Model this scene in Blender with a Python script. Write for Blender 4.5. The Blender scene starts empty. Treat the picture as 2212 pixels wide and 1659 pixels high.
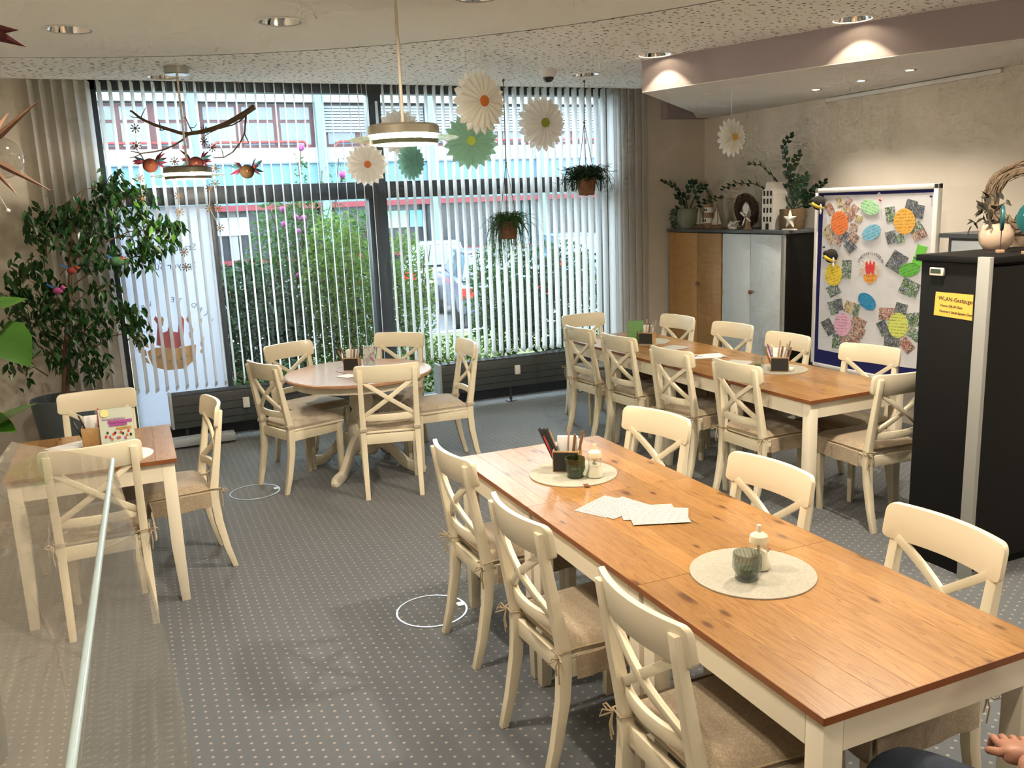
import bpy, bmesh, math, random
from mathutils import Vector, Matrix, Euler
import numpy as np

# ------------------------------------------------------------------ camera
CX, CY, FPX = 1106.0, 829.5, 1889.6
PITCH, ROLL, CAMH, YAW = .2028, -.0401, 1.9046, math.radians(23.1)
_F = Vector((math.sin(YAW)*math.cos(PITCH), math.cos(YAW)*math.cos(PITCH), -math.sin(PITCH)))
_R0 = Vector((math.cos(YAW), -math.sin(YAW), 0)); _U0 = _R0.cross(_F)
_R = _R0*math.cos(ROLL) + _U0*math.sin(ROLL); _U = _U0*math.cos(ROLL) - _R0*math.sin(ROLL)
sc = bpy.context.scene
col = sc.collection
cam_d = bpy.data.cameras.new('camera'); cam = bpy.data.objects.new('camera', cam_d); col.objects.link(cam)
cam_d.sensor_fit = 'HORIZONTAL'; cam_d.sensor_width = 36; cam_d.lens = 36*FPX/2212; cam_d.clip_start = .05; cam_d.clip_end = 200
mw = Matrix((_R, _U, -_F)).transposed().to_4x4(); mw.translation = Vector((0, 0, CAMH)); cam.matrix_world = mw
sc.camera = cam

# ------------------------------------------------------------------ sky, exposure
world = bpy.data.worlds.new('sky'); sc.world = world; world.use_nodes = True
bg = world.node_tree.nodes['Background']; bg.inputs[0].default_value = (.78, .90, 1.0, 1); bg.inputs[1].default_value = 4.3
sc.view_settings.view_transform = 'Standard'; sc.view_settings.look = 'None'; sc.view_settings.gamma = 1
sc.view_settings.use_curve_mapping = False; sc.view_settings.exposure = 1.4
LAMP = (1.0, .87, .70)          # colour of the room's warm lamps
P_DOWN, P_PEND, P_SPOT, P_SMALL = 24, 16, 9, 30
try:
    cy = sc.cycles; cy.max_bounces = 6; cy.diffuse_bounces = 3; cy.glossy_bounces = 3; cy.transmission_bounces = 4; cy.use_adaptive_sampling = True; cy.adaptive_threshold = .08; cy.adaptive_min_samples = 14
    cy.transparent_max_bounces = 16; cy.caustics_reflective = False; cy.caustics_refractive = False
    cy.sample_clamp_indirect = 6
except Exception: pass

# ------------------------------------------------------------------ from a measured point of the picture to a point on a real plane
def ray(u, v): return _F + _R*((u-CX)/FPX) - _U*((v-CY)/FPX)
def onZ(u, v, z): d = ray(u, v); return Vector((0, 0, CAMH)) + d*((z-CAMH)/d.z)
def onY(u, v, y): d = ray(u, v); return Vector((0, 0, CAMH)) + d*(y/d.y)
def onX(u, v, x): d = ray(u, v); return Vector((0, 0, CAMH)) + d*(x/d.x)
PXM = lambda y: y*1.02/FPX      # metres for one pixel at about depth y
rnd = random.Random(7)
# ------------------------------------------------------------------ materials
def newmat(name):
    m = bpy.data.materials.new(name); m.use_nodes = True
    return m, m.node_tree.nodes, m.node_tree.links, m.node_tree.nodes['Principled BSDF']
def mat(name, c, rough=.5, metal=0, spec=.5, noise=0, nscale=8, bump=0, bscale=60, rnd_v=0, emit=None, es=0, sub=0, trans=0, coat=0):
    m, N, L, b = newmat(name)
    b.inputs['Base Color'].default_value = (*c, 1); b.inputs['Roughness'].default_value = rough
    b.inputs['Metallic'].default_value = metal; b.inputs['Specular IOR Level'].default_value = spec
    if coat: b.inputs['Coat Weight'].default_value = coat
    if trans: b.inputs['Transmission Weight'].default_value = trans
    if emit: b.inputs['Emission Color'].default_value = (*emit, 1); b.inputs['Emission Strength'].default_value = es
    src = None
    if noise or rnd_v:
        tc = N.new('ShaderNodeTexCoord'); nz = N.new('ShaderNodeTexNoise'); nz.inputs['Scale'].default_value = nscale; nz.inputs['Detail'].default_value = 5
        L.new(tc.outputs['Object'], nz.inputs['Vector'])
        hsv = N.new('ShaderNodeHueSaturation'); hsv.inputs['Color'].default_value = (*c, 1)
        mr = N.new('ShaderNodeMapRange'); mr.inputs[1].default_value = .25; mr.inputs[2].default_value = .75
        mr.inputs[3].default_value = 1-noise; mr.inputs[4].default_value = 1+noise
        L.new(nz.outputs['Fac'], mr.inputs[0]); src = mr.outputs[0]
        if rnd_v:
            oi = N.new('ShaderNodeObjectInfo'); m2 = N.new('ShaderNodeMapRange'); m2.inputs[3].default_value = 1-rnd_v; m2.inputs[4].default_value = 1+rnd_v
            L.new(oi.outputs['Random'], m2.inputs[0]); mu = N.new('ShaderNodeMath'); mu.operation = 'MULTIPLY'
            L.new(src, mu.inputs[0]); L.new(m2.outputs[0], mu.inputs[1]); src = mu.outputs[0]
        L.new(src, hsv.inputs['Value']); L.new(hsv.outputs[0], b.inputs['Base Color'])
    if bump:
        tc = N.new('ShaderNodeTexCoord'); nz = N.new('ShaderNodeTexNoise'); nz.inputs['Scale'].default_value = bscale; nz.inputs['Detail'].default_value = 4
        L.new(tc.outputs['Object'], nz.inputs['Vector']); bp = N.new('ShaderNodeBump'); bp.inputs['Strength'].default_value = bump; bp.inputs['Distance'].default_value = .01
        L.new(nz.outputs['Fac'], bp.inputs['Height']); L.new(bp.outputs[0], b.inputs['Normal'])
    return m
def math_node(N, L, op, a, b=None, c=None):
    n = N.new('ShaderNodeMath'); n.operation = op
    for i, x in enumerate((a, b, c)):
        if x is None: continue
        if isinstance(x, (int, float)): n.inputs[i].default_value = x
        else: L.new(x, n.inputs[i])
    return n.outputs[0]
def mixcol(N, L, fac, a, b):
    n = N.new('ShaderNodeMix'); n.data_type = 'RGBA'
    if isinstance(fac, (int, float)): n.inputs[0].default_value = fac
    else: L.new(fac, n.inputs[0])
    for i, x in ((6, a), (7, b)):
        if isinstance(x, tuple): n.inputs[i].default_value = (*x, 1)
        else: L.new(x, n.inputs[i])
    return n.outputs[2]
def pine(name, base=(.37, .192, .060), dark=(.21, .088, .022), knots=True, rough=.33, sc_=1.0):
    m, N, L, b = newmat(name)
    tc = N.new('ShaderNodeTexCoord'); oi = N.new('ShaderNodeObjectInfo')
    off = N.new('ShaderNodeVectorMath'); off.operation = 'SCALE'; off.inputs[0].default_value = (17, 31, 7); L.new(oi.outputs['Random'], off.inputs[3])
    add = N.new('ShaderNodeVectorMath'); L.new(tc.outputs['Object'], add.inputs[0]); L.new(off.outputs[0], add.inputs[1])
    mp = N.new('ShaderNodeMapping'); mp.inputs['Scale'].default_value = (14*sc_, .9*sc_, 14*sc_); L.new(add.outputs[0], mp.inputs[0])
    n1 = N.new('ShaderNodeTexNoise'); n1.inputs['Scale'].default_value = 2.2; n1.inputs['Detail'].default_value = 3; n1.inputs['Distortion'].default_value = .6; L.new(mp.outputs[0], n1.inputs['Vector'])
    ring = math_node(N, L, 'FRACT', math_node(N, L, 'MULTIPLY', n1.outputs['Fac'], 9))
    ring = math_node(N, L, 'POWER', ring, 2.2)
    c = mixcol(N, L, math_node(N, L, 'MULTIPLY', ring, .85), base, dark)
    mp3 = N.new('ShaderNodeMapping'); mp3.inputs['Scale'].default_value = (260*sc_, 5*sc_, 260*sc_); L.new(add.outputs[0], mp3.inputs[0])
    n3 = N.new('ShaderNodeTexNoise'); n3.inputs['Scale'].default_value = 1; L.new(mp3.outputs[0], n3.inputs['Vector'])
    c = mixcol(N, L, math_node(N, L, 'MULTIPLY', n3.outputs['Fac'], .25), c, dark)
    if knots:
        mp2 = N.new('ShaderNodeMapping'); mp2.inputs['Scale'].default_value = (8, 3.2, .01); L.new(add.outputs[0], mp2.inputs[0])
        vo = N.new('ShaderNodeTexVoronoi'); vo.voronoi_dimensions = '2D'; vo.inputs['Scale'].default_value = 1.0; L.new(mp2.outputs[0], vo.inputs['Vector'])
        sep = N.new('ShaderNodeSeparateColor'); L.new(vo.outputs['Color'], sep.inputs[0]); keep = math_node(N, L, 'LESS_THAN', sep.outputs[0], .55); siz = math_node(N, L, 'MULTIPLY_ADD', sep.outputs[1], 1.0, .55)
        dist = math_node(N, L, 'ADD', math_node(N, L, 'MULTIPLY', vo.outputs['Distance'], siz), math_node(N, L, 'SUBTRACT', 1, keep))
        k = N.new('ShaderNodeMapRange'); k.inputs[1].default_value = .045; k.inputs[2].default_value = .115; k.inputs[3].default_value = 1; k.inputs[4].default_value = 0; L.new(dist, k.inputs[0])
        c = mixcol(N, L, math_node(N, L, 'MULTIPLY', k.outputs[0], .95), c, (.055, .016, .006))
        k2 = N.new('ShaderNodeMapRange'); k2.inputs[1].default_value = .05; k2.inputs[2].default_value = .24; k2.inputs[3].default_value = .35; k2.inputs[4].default_value = 0; L.new(dist, k2.inputs[0])
        c = mixcol(N, L, k2.outputs[0], c, dark)
    hsv = N.new('ShaderNodeHueSaturation'); L.new(c, hsv.inputs['Color'])
    mr = N.new('ShaderNodeMapRange'); mr.inputs[3].default_value = .80; mr.inputs[4].default_value = 1.14; L.new(oi.outputs['Random'], mr.inputs[0]); L.new(mr.outputs[0], hsv.inputs['Value'])
    L.new(hsv.outputs[0], b.inputs['Base Color']); b.inputs['Roughness'].default_value = rough; b.inputs['Coat Weight'].default_value = .35; b.inputs['Coat Roughness'].default_value = .12
    return m
def glass(name, tint=(1, 1, 1), refl=.06, rough=0.0, haze=0):
    m, N, L, b = newmat(name); N.remove(b); out = N['Material Output']
    t = N.new('ShaderNodeBsdfTransparent'); t.inputs[0].default_value = (*tint, 1)
    g = N.new('ShaderNodeBsdfGlossy'); g.inputs['Roughness'].default_value = rough
    lw = N.new('ShaderNodeLayerWeight'); lw.inputs['Blend'].default_value = .5
    fac = math_node(N, L, 'MULTIPLY_ADD', math_node(N, L, 'POWER', lw.outputs['Facing'], 4.5), .7, refl)
    mx = N.new('ShaderNodeMixShader'); L.new(math_node(N, L, 'MINIMUM', fac, .9), mx.inputs[0]); L.new(t.outputs[0], mx.inputs[1]); L.new(g.outputs[0], mx.inputs[2])
    s = mx.outputs[0]
    if haze:
        d = N.new('ShaderNodeBsdfDiffuse'); d.inputs[0].default_value = (.8, .72, .6, 1); m2 = N.new('ShaderNodeMixShader')
        nz = N.new('ShaderNodeTexNoise'); nz.inputs['Scale'].default_value = 3; tc = N.new('ShaderNodeTexCoord'); L.new(tc.outputs['Object'], nz.inputs['Vector'])
        mp = N.new('ShaderNodeMapping'); mp.inputs['Scale'].default_value = (40, 4, 4); L.new(tc.outputs['Object'], mp.inputs[0]); n2 = N.new('ShaderNodeTexNoise'); n2.inputs['Scale'].default_value = 1.5; L.new(mp.outputs[0], n2.inputs['Vector'])
        mr = N.new('ShaderNodeMapRange'); mr.inputs[1].default_value = .55; mr.inputs[2].default_value = .75; mr.inputs[3].default_value = haze; mr.inputs[4].default_value = haze*1.6; L.new(n2.outputs[0], mr.inputs[0])
        L.new(mr.outputs[0], m2.inputs[0]); L.new(s, m2.inputs[1]); L.new(d.outputs[0], m2.inputs[2]); s = m2.outputs[0]
    L.new(s, out.inputs['Surface']); return m
def translucent(name, c, amt=.4, rough=.6, rnd_v=0, noise=0):
    m = mat(name, c, rough, rnd_v=rnd_v, noise=noise); N, L = m.node_tree.nodes, m.node_tree.links; b = N['Principled BSDF']
    t = N.new('ShaderNodeBsdfTranslucent'); t.inputs[0].default_value = (*c, 1)
    if b.inputs['Base Color'].links: L.new(b.inputs['Base Color'].links[0].from_socket, t.inputs[0])
    mx = N.new('ShaderNodeMixShader'); mx.inputs[0].default_value = amt; L.new(b.outputs[0], mx.inputs[1]); L.new(t.outputs[0], mx.inputs[2]); L.new(mx.outputs[0], N['Material Output'].inputs['Surface'])
    return m
def carpet_mat():
    m, N, L, b = newmat('carpet'); g = N.new('ShaderNodeNewGeometry'); sp = N.new('ShaderNodeSeparateXYZ'); L.new(g.outputs['Position'], sp.inputs[0])
    S = .046
    gx = math_node(N, L, 'DIVIDE', sp.outputs[0], S)
    row = math_node(N, L, 'FLOOR', gx)
    odd = math_node(N, L, 'MULTIPLY', math_node(N, L, 'MODULO', math_node(N, L, 'ABSOLUTE', row), 2.0), .5)
    gy = math_node(N, L, 'ADD', math_node(N, L, 'DIVIDE', sp.outputs[1], S), odd)
    fx = math_node(N, L, 'ABSOLUTE', math_node(N, L, 'SUBTRACT', math_node(N, L, 'FRACT', gx), .5))
    fy = math_node(N, L, 'ABSOLUTE', math_node(N, L, 'SUBTRACT', math_node(N, L, 'FRACT', gy), .5))
    d = math_node(N, L, 'ADD', fx, fy)
    dot = math_node(N, L, 'LESS_THAN', d, .16)
    nz = N.new('ShaderNodeTexNoise'); nz.inputs['Scale'].default_value = 900; nz.inputs['Detail'].default_value = 2; L.new(g.outputs['Position'], nz.inputs['Vector'])
    c = mixcol(N, L, nz.outputs['Fac'], (.030, .038, .047), (.122, .136, .148))
    n2 = N.new('ShaderNodeTexNoise'); n2.inputs['Scale'].default_value = 1.5; L.new(g.outputs['Position'], n2.inputs['Vector'])
    c = mixcol(N, L, math_node(N, L, 'MULTIPLY', n2.outputs['Fac'], .35), c, (.12, .12, .115))
    c = mixcol(N, L, dot, c, (.29, .25, .215))
    L.new(c, b.inputs['Base Color']); b.inputs['Roughness'].default_value = .85; b.inputs['Sheen Weight'].default_value = .35; b.inputs['Sheen Roughness'].default_value = .4
    bp = N.new('ShaderNodeBump'); bp.inputs['Strength'].default_value = .35; bp.inputs['Distance'].default_value = .003; L.new(nz.outputs['Fac'], bp.inputs['Height']); L.new(bp.outputs[0], b.inputs['Normal'])
    return m
def perf_mat():
    m, N, L, b = newmat('perforated_plaster'); g = N.new('ShaderNodeNewGeometry')
    mp = N.new('ShaderNodeMapping'); mp.inputs['Scale'].default_value = (15, 21, 1); L.new(g.outputs['Position'], mp.inputs[0])
    vo = N.new('ShaderNodeTexVoronoi'); vo.inputs['Scale'].default_value = 1; vo.voronoi_dimensions = '2D'; L.new(mp.outputs[0], vo.inputs['Vector'])
    cs = N.new('ShaderNodeSeparateColor'); L.new(vo.outputs['Color'], cs.inputs[0])
    thr = math_node(N, L, 'MULTIPLY_ADD', cs.outputs[0], .16, .06)
    hole = math_node(N, L, 'LESS_THAN', vo.outputs['Distance'], thr)
    c = mixcol(N, L, hole, (.88, .86, .82), (.12, .10, .08))
    L.new(c, b.inputs['Base Color']); b.inputs['Roughness'].default_value = .9
    return m
def damask(name, c1, c2, scale=38):
    m, N, L, b = newmat(name); tc = N.new('ShaderNodeTexCoord')
    n = N.new('ShaderNodeTexNoise'); n.inputs['Scale'].default_value = scale; n.inputs['Detail'].default_value = 6; n.inputs['Distortion'].default_value = 2.5; L.new(tc.outputs['Object'], n.inputs['Vector'])
    k = math_node(N, L, 'ABSOLUTE', math_node(N, L, 'SUBTRACT', n.outputs['Fac'], .5))
    mr = N.new('ShaderNodeMapRange'); mr.inputs[1].default_value = .0; mr.inputs[2].default_value = .05; mr.inputs[3].default_value = 1; mr.inputs[4].default_value = 0; L.new(k, mr.inputs[0])
    L.new(mixcol(N, L, mr.outputs[0], c1, c2), b.inputs['Base Color']); b.inputs['Roughness'].default_value = .75; b.inputs['Sheen Weight'].default_value = .3
    return m
def photo_mat(name, cols, scale=60):
    m, N, L, b = newmat(name); tc = N.new('ShaderNodeTexCoord'); oi = N.new('ShaderNodeObjectInfo')
    off = N.new('ShaderNodeVectorMath'); off.operation = 'SCALE'; off.inputs[0].default_value = (13, 29, 41); L.new(oi.outputs['Random'], off.inputs[3])
    add = N.new('ShaderNodeVectorMath'); L.new(tc.outputs['Object'], add.inputs[0]); L.new(off.outputs[0], add.inputs[1])
    vo = N.new('ShaderNodeTexVoronoi'); vo.inputs['Scale'].default_value = scale; L.new(add.outputs[0], vo.inputs['Vector'])
    cs = N.new('ShaderNodeSeparateColor'); L.new(vo.outputs['Color'], cs.inputs[0]); r = N.new('ShaderNodeValToRGB'); r.color_ramp.interpolation = 'CONSTANT'
    while len(r.color_ramp.elements) < len(cols): r.color_ramp.elements.new(.5)
    for i, c in enumerate(cols): r.color_ramp.elements[i].position = i/len(cols); r.color_ramp.elements[i].color = (*c, 1)
    v2 = N.new('ShaderNodeTexVoronoi'); v2.inputs['Scale'].default_value = scale*.3; L.new(add.outputs[0], v2.inputs['Vector']); c2 = N.new('ShaderNodeSeparateColor'); L.new(v2.outputs['Color'], c2.inputs[0])
    L.new(math_node(N, L, 'FRACT', math_node(N, L, 'ADD', math_node(N, L, 'MULTIPLY', cs.outputs[0], .55), c2.outputs[1])), r.inputs[0]); L.new(r.outputs[0], b.inputs['Base Color']); b.inputs['Roughness'].default_value = .4
    return m
def printed(name, paper, ink, lines=120, dens=.5, axis=2, rot=0):
    m, N, L, b = newmat(name); tc = N.new('ShaderNodeTexCoord'); mp = N.new('ShaderNodeMapping'); mp.inputs['Rotation'].default_value = (rot if axis == 2 else 0, 0, rot if axis != 2 else 0); L.new(tc.outputs['Object'], mp.inputs[0])
    sp = N.new('ShaderNodeSeparateXYZ'); L.new(mp.outputs[0], sp.inputs[0])
    ln = math_node(N, L, 'LESS_THAN', math_node(N, L, 'FRACT', math_node(N, L, 'MULTIPLY', sp.outputs[axis], lines)), .42)
    n = N.new('ShaderNodeTexNoise'); n.inputs['Scale'].default_value = lines*1.6; L.new(mp.outputs[0], n.inputs['Vector'])
    w = math_node(N, L, 'GREATER_THAN', n.outputs['Fac'], 1-dens)
    L.new(mixcol(N, L, math_node(N, L, 'MULTIPLY', math_node(N, L, 'MULTIPLY', ln, w), .75), paper, ink), b.inputs['Base Color']); b.inputs['Roughness'].default_value = .6
    return m

M = {}
M['cream'] = mat('cream_lacquer', (.76, .675, .50), .32, coat=.15)
M['white_lac'] = mat('white_lacquer', (.76, .69, .55), .38)
M['pine'] = pine('stained_pine'); M['pine_edge'] = mat('pine_edge', (.22, .075, .022), .4, noise=.15, nscale=20)
M['oakbox'] = pine('light_box_wood', (.45, .28, .12), (.28, .15, .05), False, .55)
M['black'] = mat('black_laminate', (.005, .005, .005), .6, spec=.2, noise=.1, nscale=40); M['blackboard'] = mat('chalkboard', (.012, .012, .011), .6)
M['dgrey'] = mat('anthracite_frame', (.052, .058, .066), .42); M['rad'] = mat('radiator_paint', (.060, .068, .072), .33); M['radcap'] = mat('radiator_cap', (.38, .42, .45), .4)
M['grey'] = mat('grey_trim', (.30, .30, .28), .5); M['graytop'] = mat('slate_top', (.075, .082, .09), .45)
M['wall'] = mat('beige_plaster', (.66, .60, .51), .9, noise=.05, nscale=3, bump=.15, bscale=180)
M['white_ceil'] = mat('white_plaster', (.84, .82, .77), .9); M['white'] = mat('white_paint', (.78, .77, .74), .55)
M['perf'] = perf_mat(); M['carpet'] = carpet_mat(); M['lav'] = mat('lavender_paint', (.36, .305, .325), .85)
M['soffit'] = mat('soffit_white', (.74, .72, .70), .8); M['dark'] = mat('dark_gap', (.02, .018, .016), .8)
M['slat'] = translucent('blind_fabric', (.86, .86, .86), .55, .7)
M['slat_w'] = mat('blind_weight', (.55, .53, .49), .5); M['rail'] = mat('head_rail', (.75, .74, .72), .4)
M['pane'] = glass('window_glass', (.93, .965, .96), .035); M['acryl'] = glass('acrylic', (.99, .98, .95), .06, .02, .05); M['acryl_edge'] = mat('acrylic_edge', (.62, .78, .80), .12, trans=.45, spec=.8)
M['frost'] = translucent('frosted_film', (.66, .70, .76), .55, .5)
M['dam'] = damask('damask_cushion', (.30, .225, .145), (.43, .35, .245)); M['tuft'] = mat('tufted_cushion', (.47, .40, .31), .85, noise=.08, nscale=60, bump=.2, bscale=300)
M['tie'] = mat('cotton_tie', (.42, .33, .21), .9); M['felt'] = mat('felt_mat', (.36, .335, .27), .95, noise=.12, nscale=120, bump=.3, bscale=400)
M['leather'] = mat('leather_tag', (.16, .05, .025), .5)
M['paper'] = mat('white_paper', (.82, .81, .79), .7); M['menu'] = printed('menu_print', (.52, .51, .47), (.05, .045, .04), 110, .6, 1)
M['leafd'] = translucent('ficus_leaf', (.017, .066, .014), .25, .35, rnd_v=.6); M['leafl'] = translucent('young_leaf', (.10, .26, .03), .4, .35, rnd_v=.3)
M['bark'] = mat('bark', (.11, .065, .035), .8, noise=.3, nscale=40); M['soil'] = mat('soil', (.03, .02, .014), .95)
M['planter'] = mat('grey_planter', (.085, .105, .115), .55, noise=.1); M['zz'] = mat('zz_leaf', (.012, .048, .022), .3, rnd_v=.4, noise=.1)
M['terra'] = mat('terracotta', (.20, .085, .045), .8, noise=.2, nscale=30); M['rope'] = mat('rope', (.16, .10, .06), .9)
M['metal'] = mat('brushed_metal', (.55, .54, .52), .3, 1); M['chrome'] = mat('chrome', (.8, .8, .8), .08, 1); M['brass'] = mat('lamp_ring', (.20, .175, .13), .45, .4)
M['glow'] = mat('lamp_glow', (1, .9, .7), .5, emit=(1, .80, .45), es=3); M['glowr'] = mat('lamp_ring_glow', (1, .9, .7), .5, emit=(1, .84, .58), es=130); M['glowd'] = mat('downlight_glow', (1, .9, .7), .5, emit=(1, .82, .52), es=14)
M['lampglass'] = glass('lamp_glass', (.80, .96, .84), .14, 0, .10)
def leafy(name, c, **k): return translucent(name, c, .45, .5, **k)

# ------------------------------------------------------------------ mesh builder
class B:
    def __init__(s): s.v = []; s.f = []
    def add(s, vs, fs):
        o = len(s.v); s.v += [tuple(x) for x in vs]; s.f += [tuple(i+o for i in f) for f in fs]; return s
    def box(s, c, d, rot=None):
        c = Vector(c); h = Vector(d)/2; vs = [Vector((x*h.x, y*h.y, z*h.z)) for x in (-1, 1) for y in (-1, 1) for z in (-1, 1)]
        if rot is not None:
            R = Euler(rot).to_matrix() if not isinstance(rot, Matrix) else rot; vs = [R @ x for x in vs]
        return s.add([c+x for x in vs], [(0, 1, 3, 2), (4, 6, 7, 5), (0, 4, 5, 1), (2, 3, 7, 6), (0, 2, 6, 4), (1, 5, 7, 3)])
    def mm(s, a, b): return s.box([(a[i]+b[i])/2 for i in range(3)], [abs(b[i]-a[i]) for i in range(3)])
    def prism(s, poly, z0, z1):
        n = len(poly)
        if sum(poly[i][0]*poly[(i+1) % n][1]-poly[(i+1) % n][0]*poly[i][1] for i in range(n)) < 0: poly = poly[::-1]
        vs = [(x, y, z0) for x, y in poly]+[(x, y, z1) for x, y in poly]
        return s.add(vs, [tuple(range(n))[::-1], tuple(range(n, 2*n))]+[(i, (i+1) % n, n+(i+1) % n, n+i) for i in range(n)])
    def lathe(s, prof, n=24, c=(0, 0, 0), cap=True):
        c = Vector(c); vs = []; fs = []; k = len(prof)
        for i in range(n):
            a = 2*math.pi*i/n
            vs += [c+Vector((r*math.cos(a), r*math.sin(a), z)) for r, z in prof]
        for i in range(n):
            j = (i+1) % n
            for q in range(k-1): fs.append((i*k+q, j*k+q, j*k+q+1, i*k+q+1))
        if cap:
            if prof[0][0] > 1e-5: fs.append(tuple(i*k for i in range(n))[::-1])
            if prof[-1][0] > 1e-5: fs.append(tuple(i*k+k-1 for i in range(n)))
        return s.add(vs, fs)
    def loft(s, secs, cap=True, closed=False):
        n = len(secs[0]); vs = [p for q in secs for p in q]; fs = []; m = len(secs)
        for i in range(m if closed else m-1):
            j = (i+1) % m
            for k in range(n): fs.append((i*n+k, i*n+(k+1) % n, j*n+(k+1) % n, j*n+k))
        if cap and not closed: fs += [tuple(range(n))[::-1], tuple(range((m-1)*n, m*n))]
        return s.add(vs, fs)
    def tube(s, pts, r, n=6, closed=False):
        pts = [Vector(p) for p in pts]; m = len(pts); secs = []; prev = None
        for i, p in enumerate(pts):
            a = pts[i-1] if (i > 0 or closed) else p; b = pts[(i+1) % m] if (i < m-1 or closed) else p
            t = (b-a).normalized() if (b-a).length > 1e-9 else Vector((0, 0, 1))
            if prev is None: x = t.orthogonal().normalized()
            else:
                x = prev - t*prev.dot(t); x = x.normalized() if x.length > 1e-6 else t.orthogonal().normalized()
            prev = x; y = t.cross(x); rr = r[i] if isinstance(r, (list, tuple)) else r
            secs.append([p+x*rr*math.cos(2*math.pi*k/n)+y*rr*math.sin(2*math.pi*k/n) for k in range(n)])
        return s.loft(secs, closed=closed)
    def ball(s, c, r, n=12, m=8, sq=(1, 1, 1)):
        c = Vector(c); prof = [(math.sin(math.pi*i/m)*r, -math.cos(math.pi*i/m)*r) for i in range(m+1)]; o = len(s.v); s.lathe(prof, n, (0, 0, 0), False)
        s.v[o:] = [tuple(c+Vector((x*sq[0], y*sq[1], z*sq[2]))) for x, y, z in s.v[o:]]; return s
    def xf(s, mtx, o=0): s.v[o:] = [tuple(mtx @ Vector(p)) for p in s.v[o:]]; return s
    def mesh(s, name, m, bevel=0, smooth=False, seg=2, merge=False):
        me = bpy.data.meshes.new(name); bm = bmesh.new()
        bv = [bm.verts.new(p) for p in s.v]
        for f in s.f:
            try: bm.faces.new([bv[i] for i in f])
            except ValueError: pass
        if merge or smooth: bmesh.ops.remove_doubles(bm, verts=bm.verts, dist=1e-5)
        if bevel:
            bmesh.ops.recalc_face_normals(bm, faces=bm.faces)
            ed = [e for e in bm.edges if len(e.link_faces) == 2 and e.calc_face_angle(0) > .5]
            bmesh.ops.bevel(bm, geom=ed, offset=bevel, segments=seg, affect='EDGES', profile=.5, clamp_overlap=True)
        bmesh.ops.recalc_face_normals(bm, faces=bm.faces)
        if smooth or bevel:
            for f in bm.faces: f.smooth = True
            for e in bm.edges:
                if len(e.link_faces) == 2 and e.calc_face_angle(0) > .7: e.smooth = False
        bm.to_mesh(me); bm.free(); me.materials.append(M[m] if isinstance(m, str) else m)
        return me
    def obj(s, name, m, parent=None, loc=None, rot=None, **k):
        return link(name, s.mesh(name, m, **k), parent, loc, rot)
def link(name, data, parent=None, loc=None, rot=None):
    o = bpy.data.objects.new(name, data); col.objects.link(o)
    if loc is not None: o.location = loc
    if rot is not None: o.rotation_euler = rot if not isinstance(rot, (int, float)) else (0, 0, rot)
    if parent is not None: o.parent = parent
    return o
def tag(o, label=None, cat=None, group=None, kind=None):
    if label: o['label'] = label
    if cat: o['category'] = cat
    if group: o['group'] = group
    if kind: o['kind'] = kind
    return o
def thing(name, label, cat, loc=(0, 0, 0), rot=0, group=None):
    return tag(link(name, None, None, loc, rot), label, cat, group)
def struct(o): o['kind'] = 'structure'; return o
def stuff(o): o['kind'] = 'stuff'; return o
def copy_tree(o, parent=None):
    c = o.copy(); col.objects.link(c)
    c.parent = parent
    for ch in o.children: copy_tree(ch, c)
    return c
def lamp(name, kind, energy, loc, parent=None, size=.1, spot=1.2, blend=.6, color=LAMP, rot=None):
    d = bpy.data.lights.new(name, kind); d.energy = energy; d.color = color
    if kind == 'AREA': d.shape = 'DISK'; d.size = size
    else: d.shadow_soft_size = size
    if kind == 'SPOT': d.spot_size = spot; d.spot_blend = blend
    return link(name, d, parent, loc, rot)
def text_mesh(txt, size, m, name='lettering', ext=.0006, align='LEFT'):
    cu = bpy.data.curves.new(name, 'FONT'); cu.body = txt; cu.size = size; cu.extrude = ext; cu.align_x = align; cu.resolution_u = 2
    t = bpy.data.objects.new('t', cu); col.objects.link(t); dg = bpy.context.evaluated_depsgraph_get(); me = bpy.data.meshes.new_from_object(t.evaluated_get(dg)); bpy.data.objects.remove(t); bpy.data.curves.remove(cu)
    me.name = name; me.materials.clear(); me.materials.append(M[m] if isinstance(m, str) else m); return me
def circ3(a, b, c):
    ax, ay = a; bx, by = b; cx, cy_ = c; d = 2*(ax*(by-cy_)+bx*(cy_-ay)+cx*(ay-by))
    ux = ((ax*ax+ay*ay)*(by-cy_)+(bx*bx+by*by)*(cy_-ay)+(cx*cx+cy_*cy_)*(ay-by))/d; uy = ((ax*ax+ay*ay)*(cx-bx)+(bx*bx+by*by)*(ax-cx)+(cx*cx+cy_*cy_)*(bx-ax))/d
    return ux, uy, math.hypot(ax-ux, ay-uy)
def ell(cx, cy_, rx, ry, n=32, a0=0): return [(cx+rx*math.cos(2*math.pi*i/n)*math.cos(a0)-ry*math.sin(2*math.pi*i/n)*math.sin(a0), cy_+rx*math.cos(2*math.pi*i/n)*math.sin(a0)+ry*math.sin(2*math.pi*i/n)*math.cos(a0)) for i in range(n)]

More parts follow.
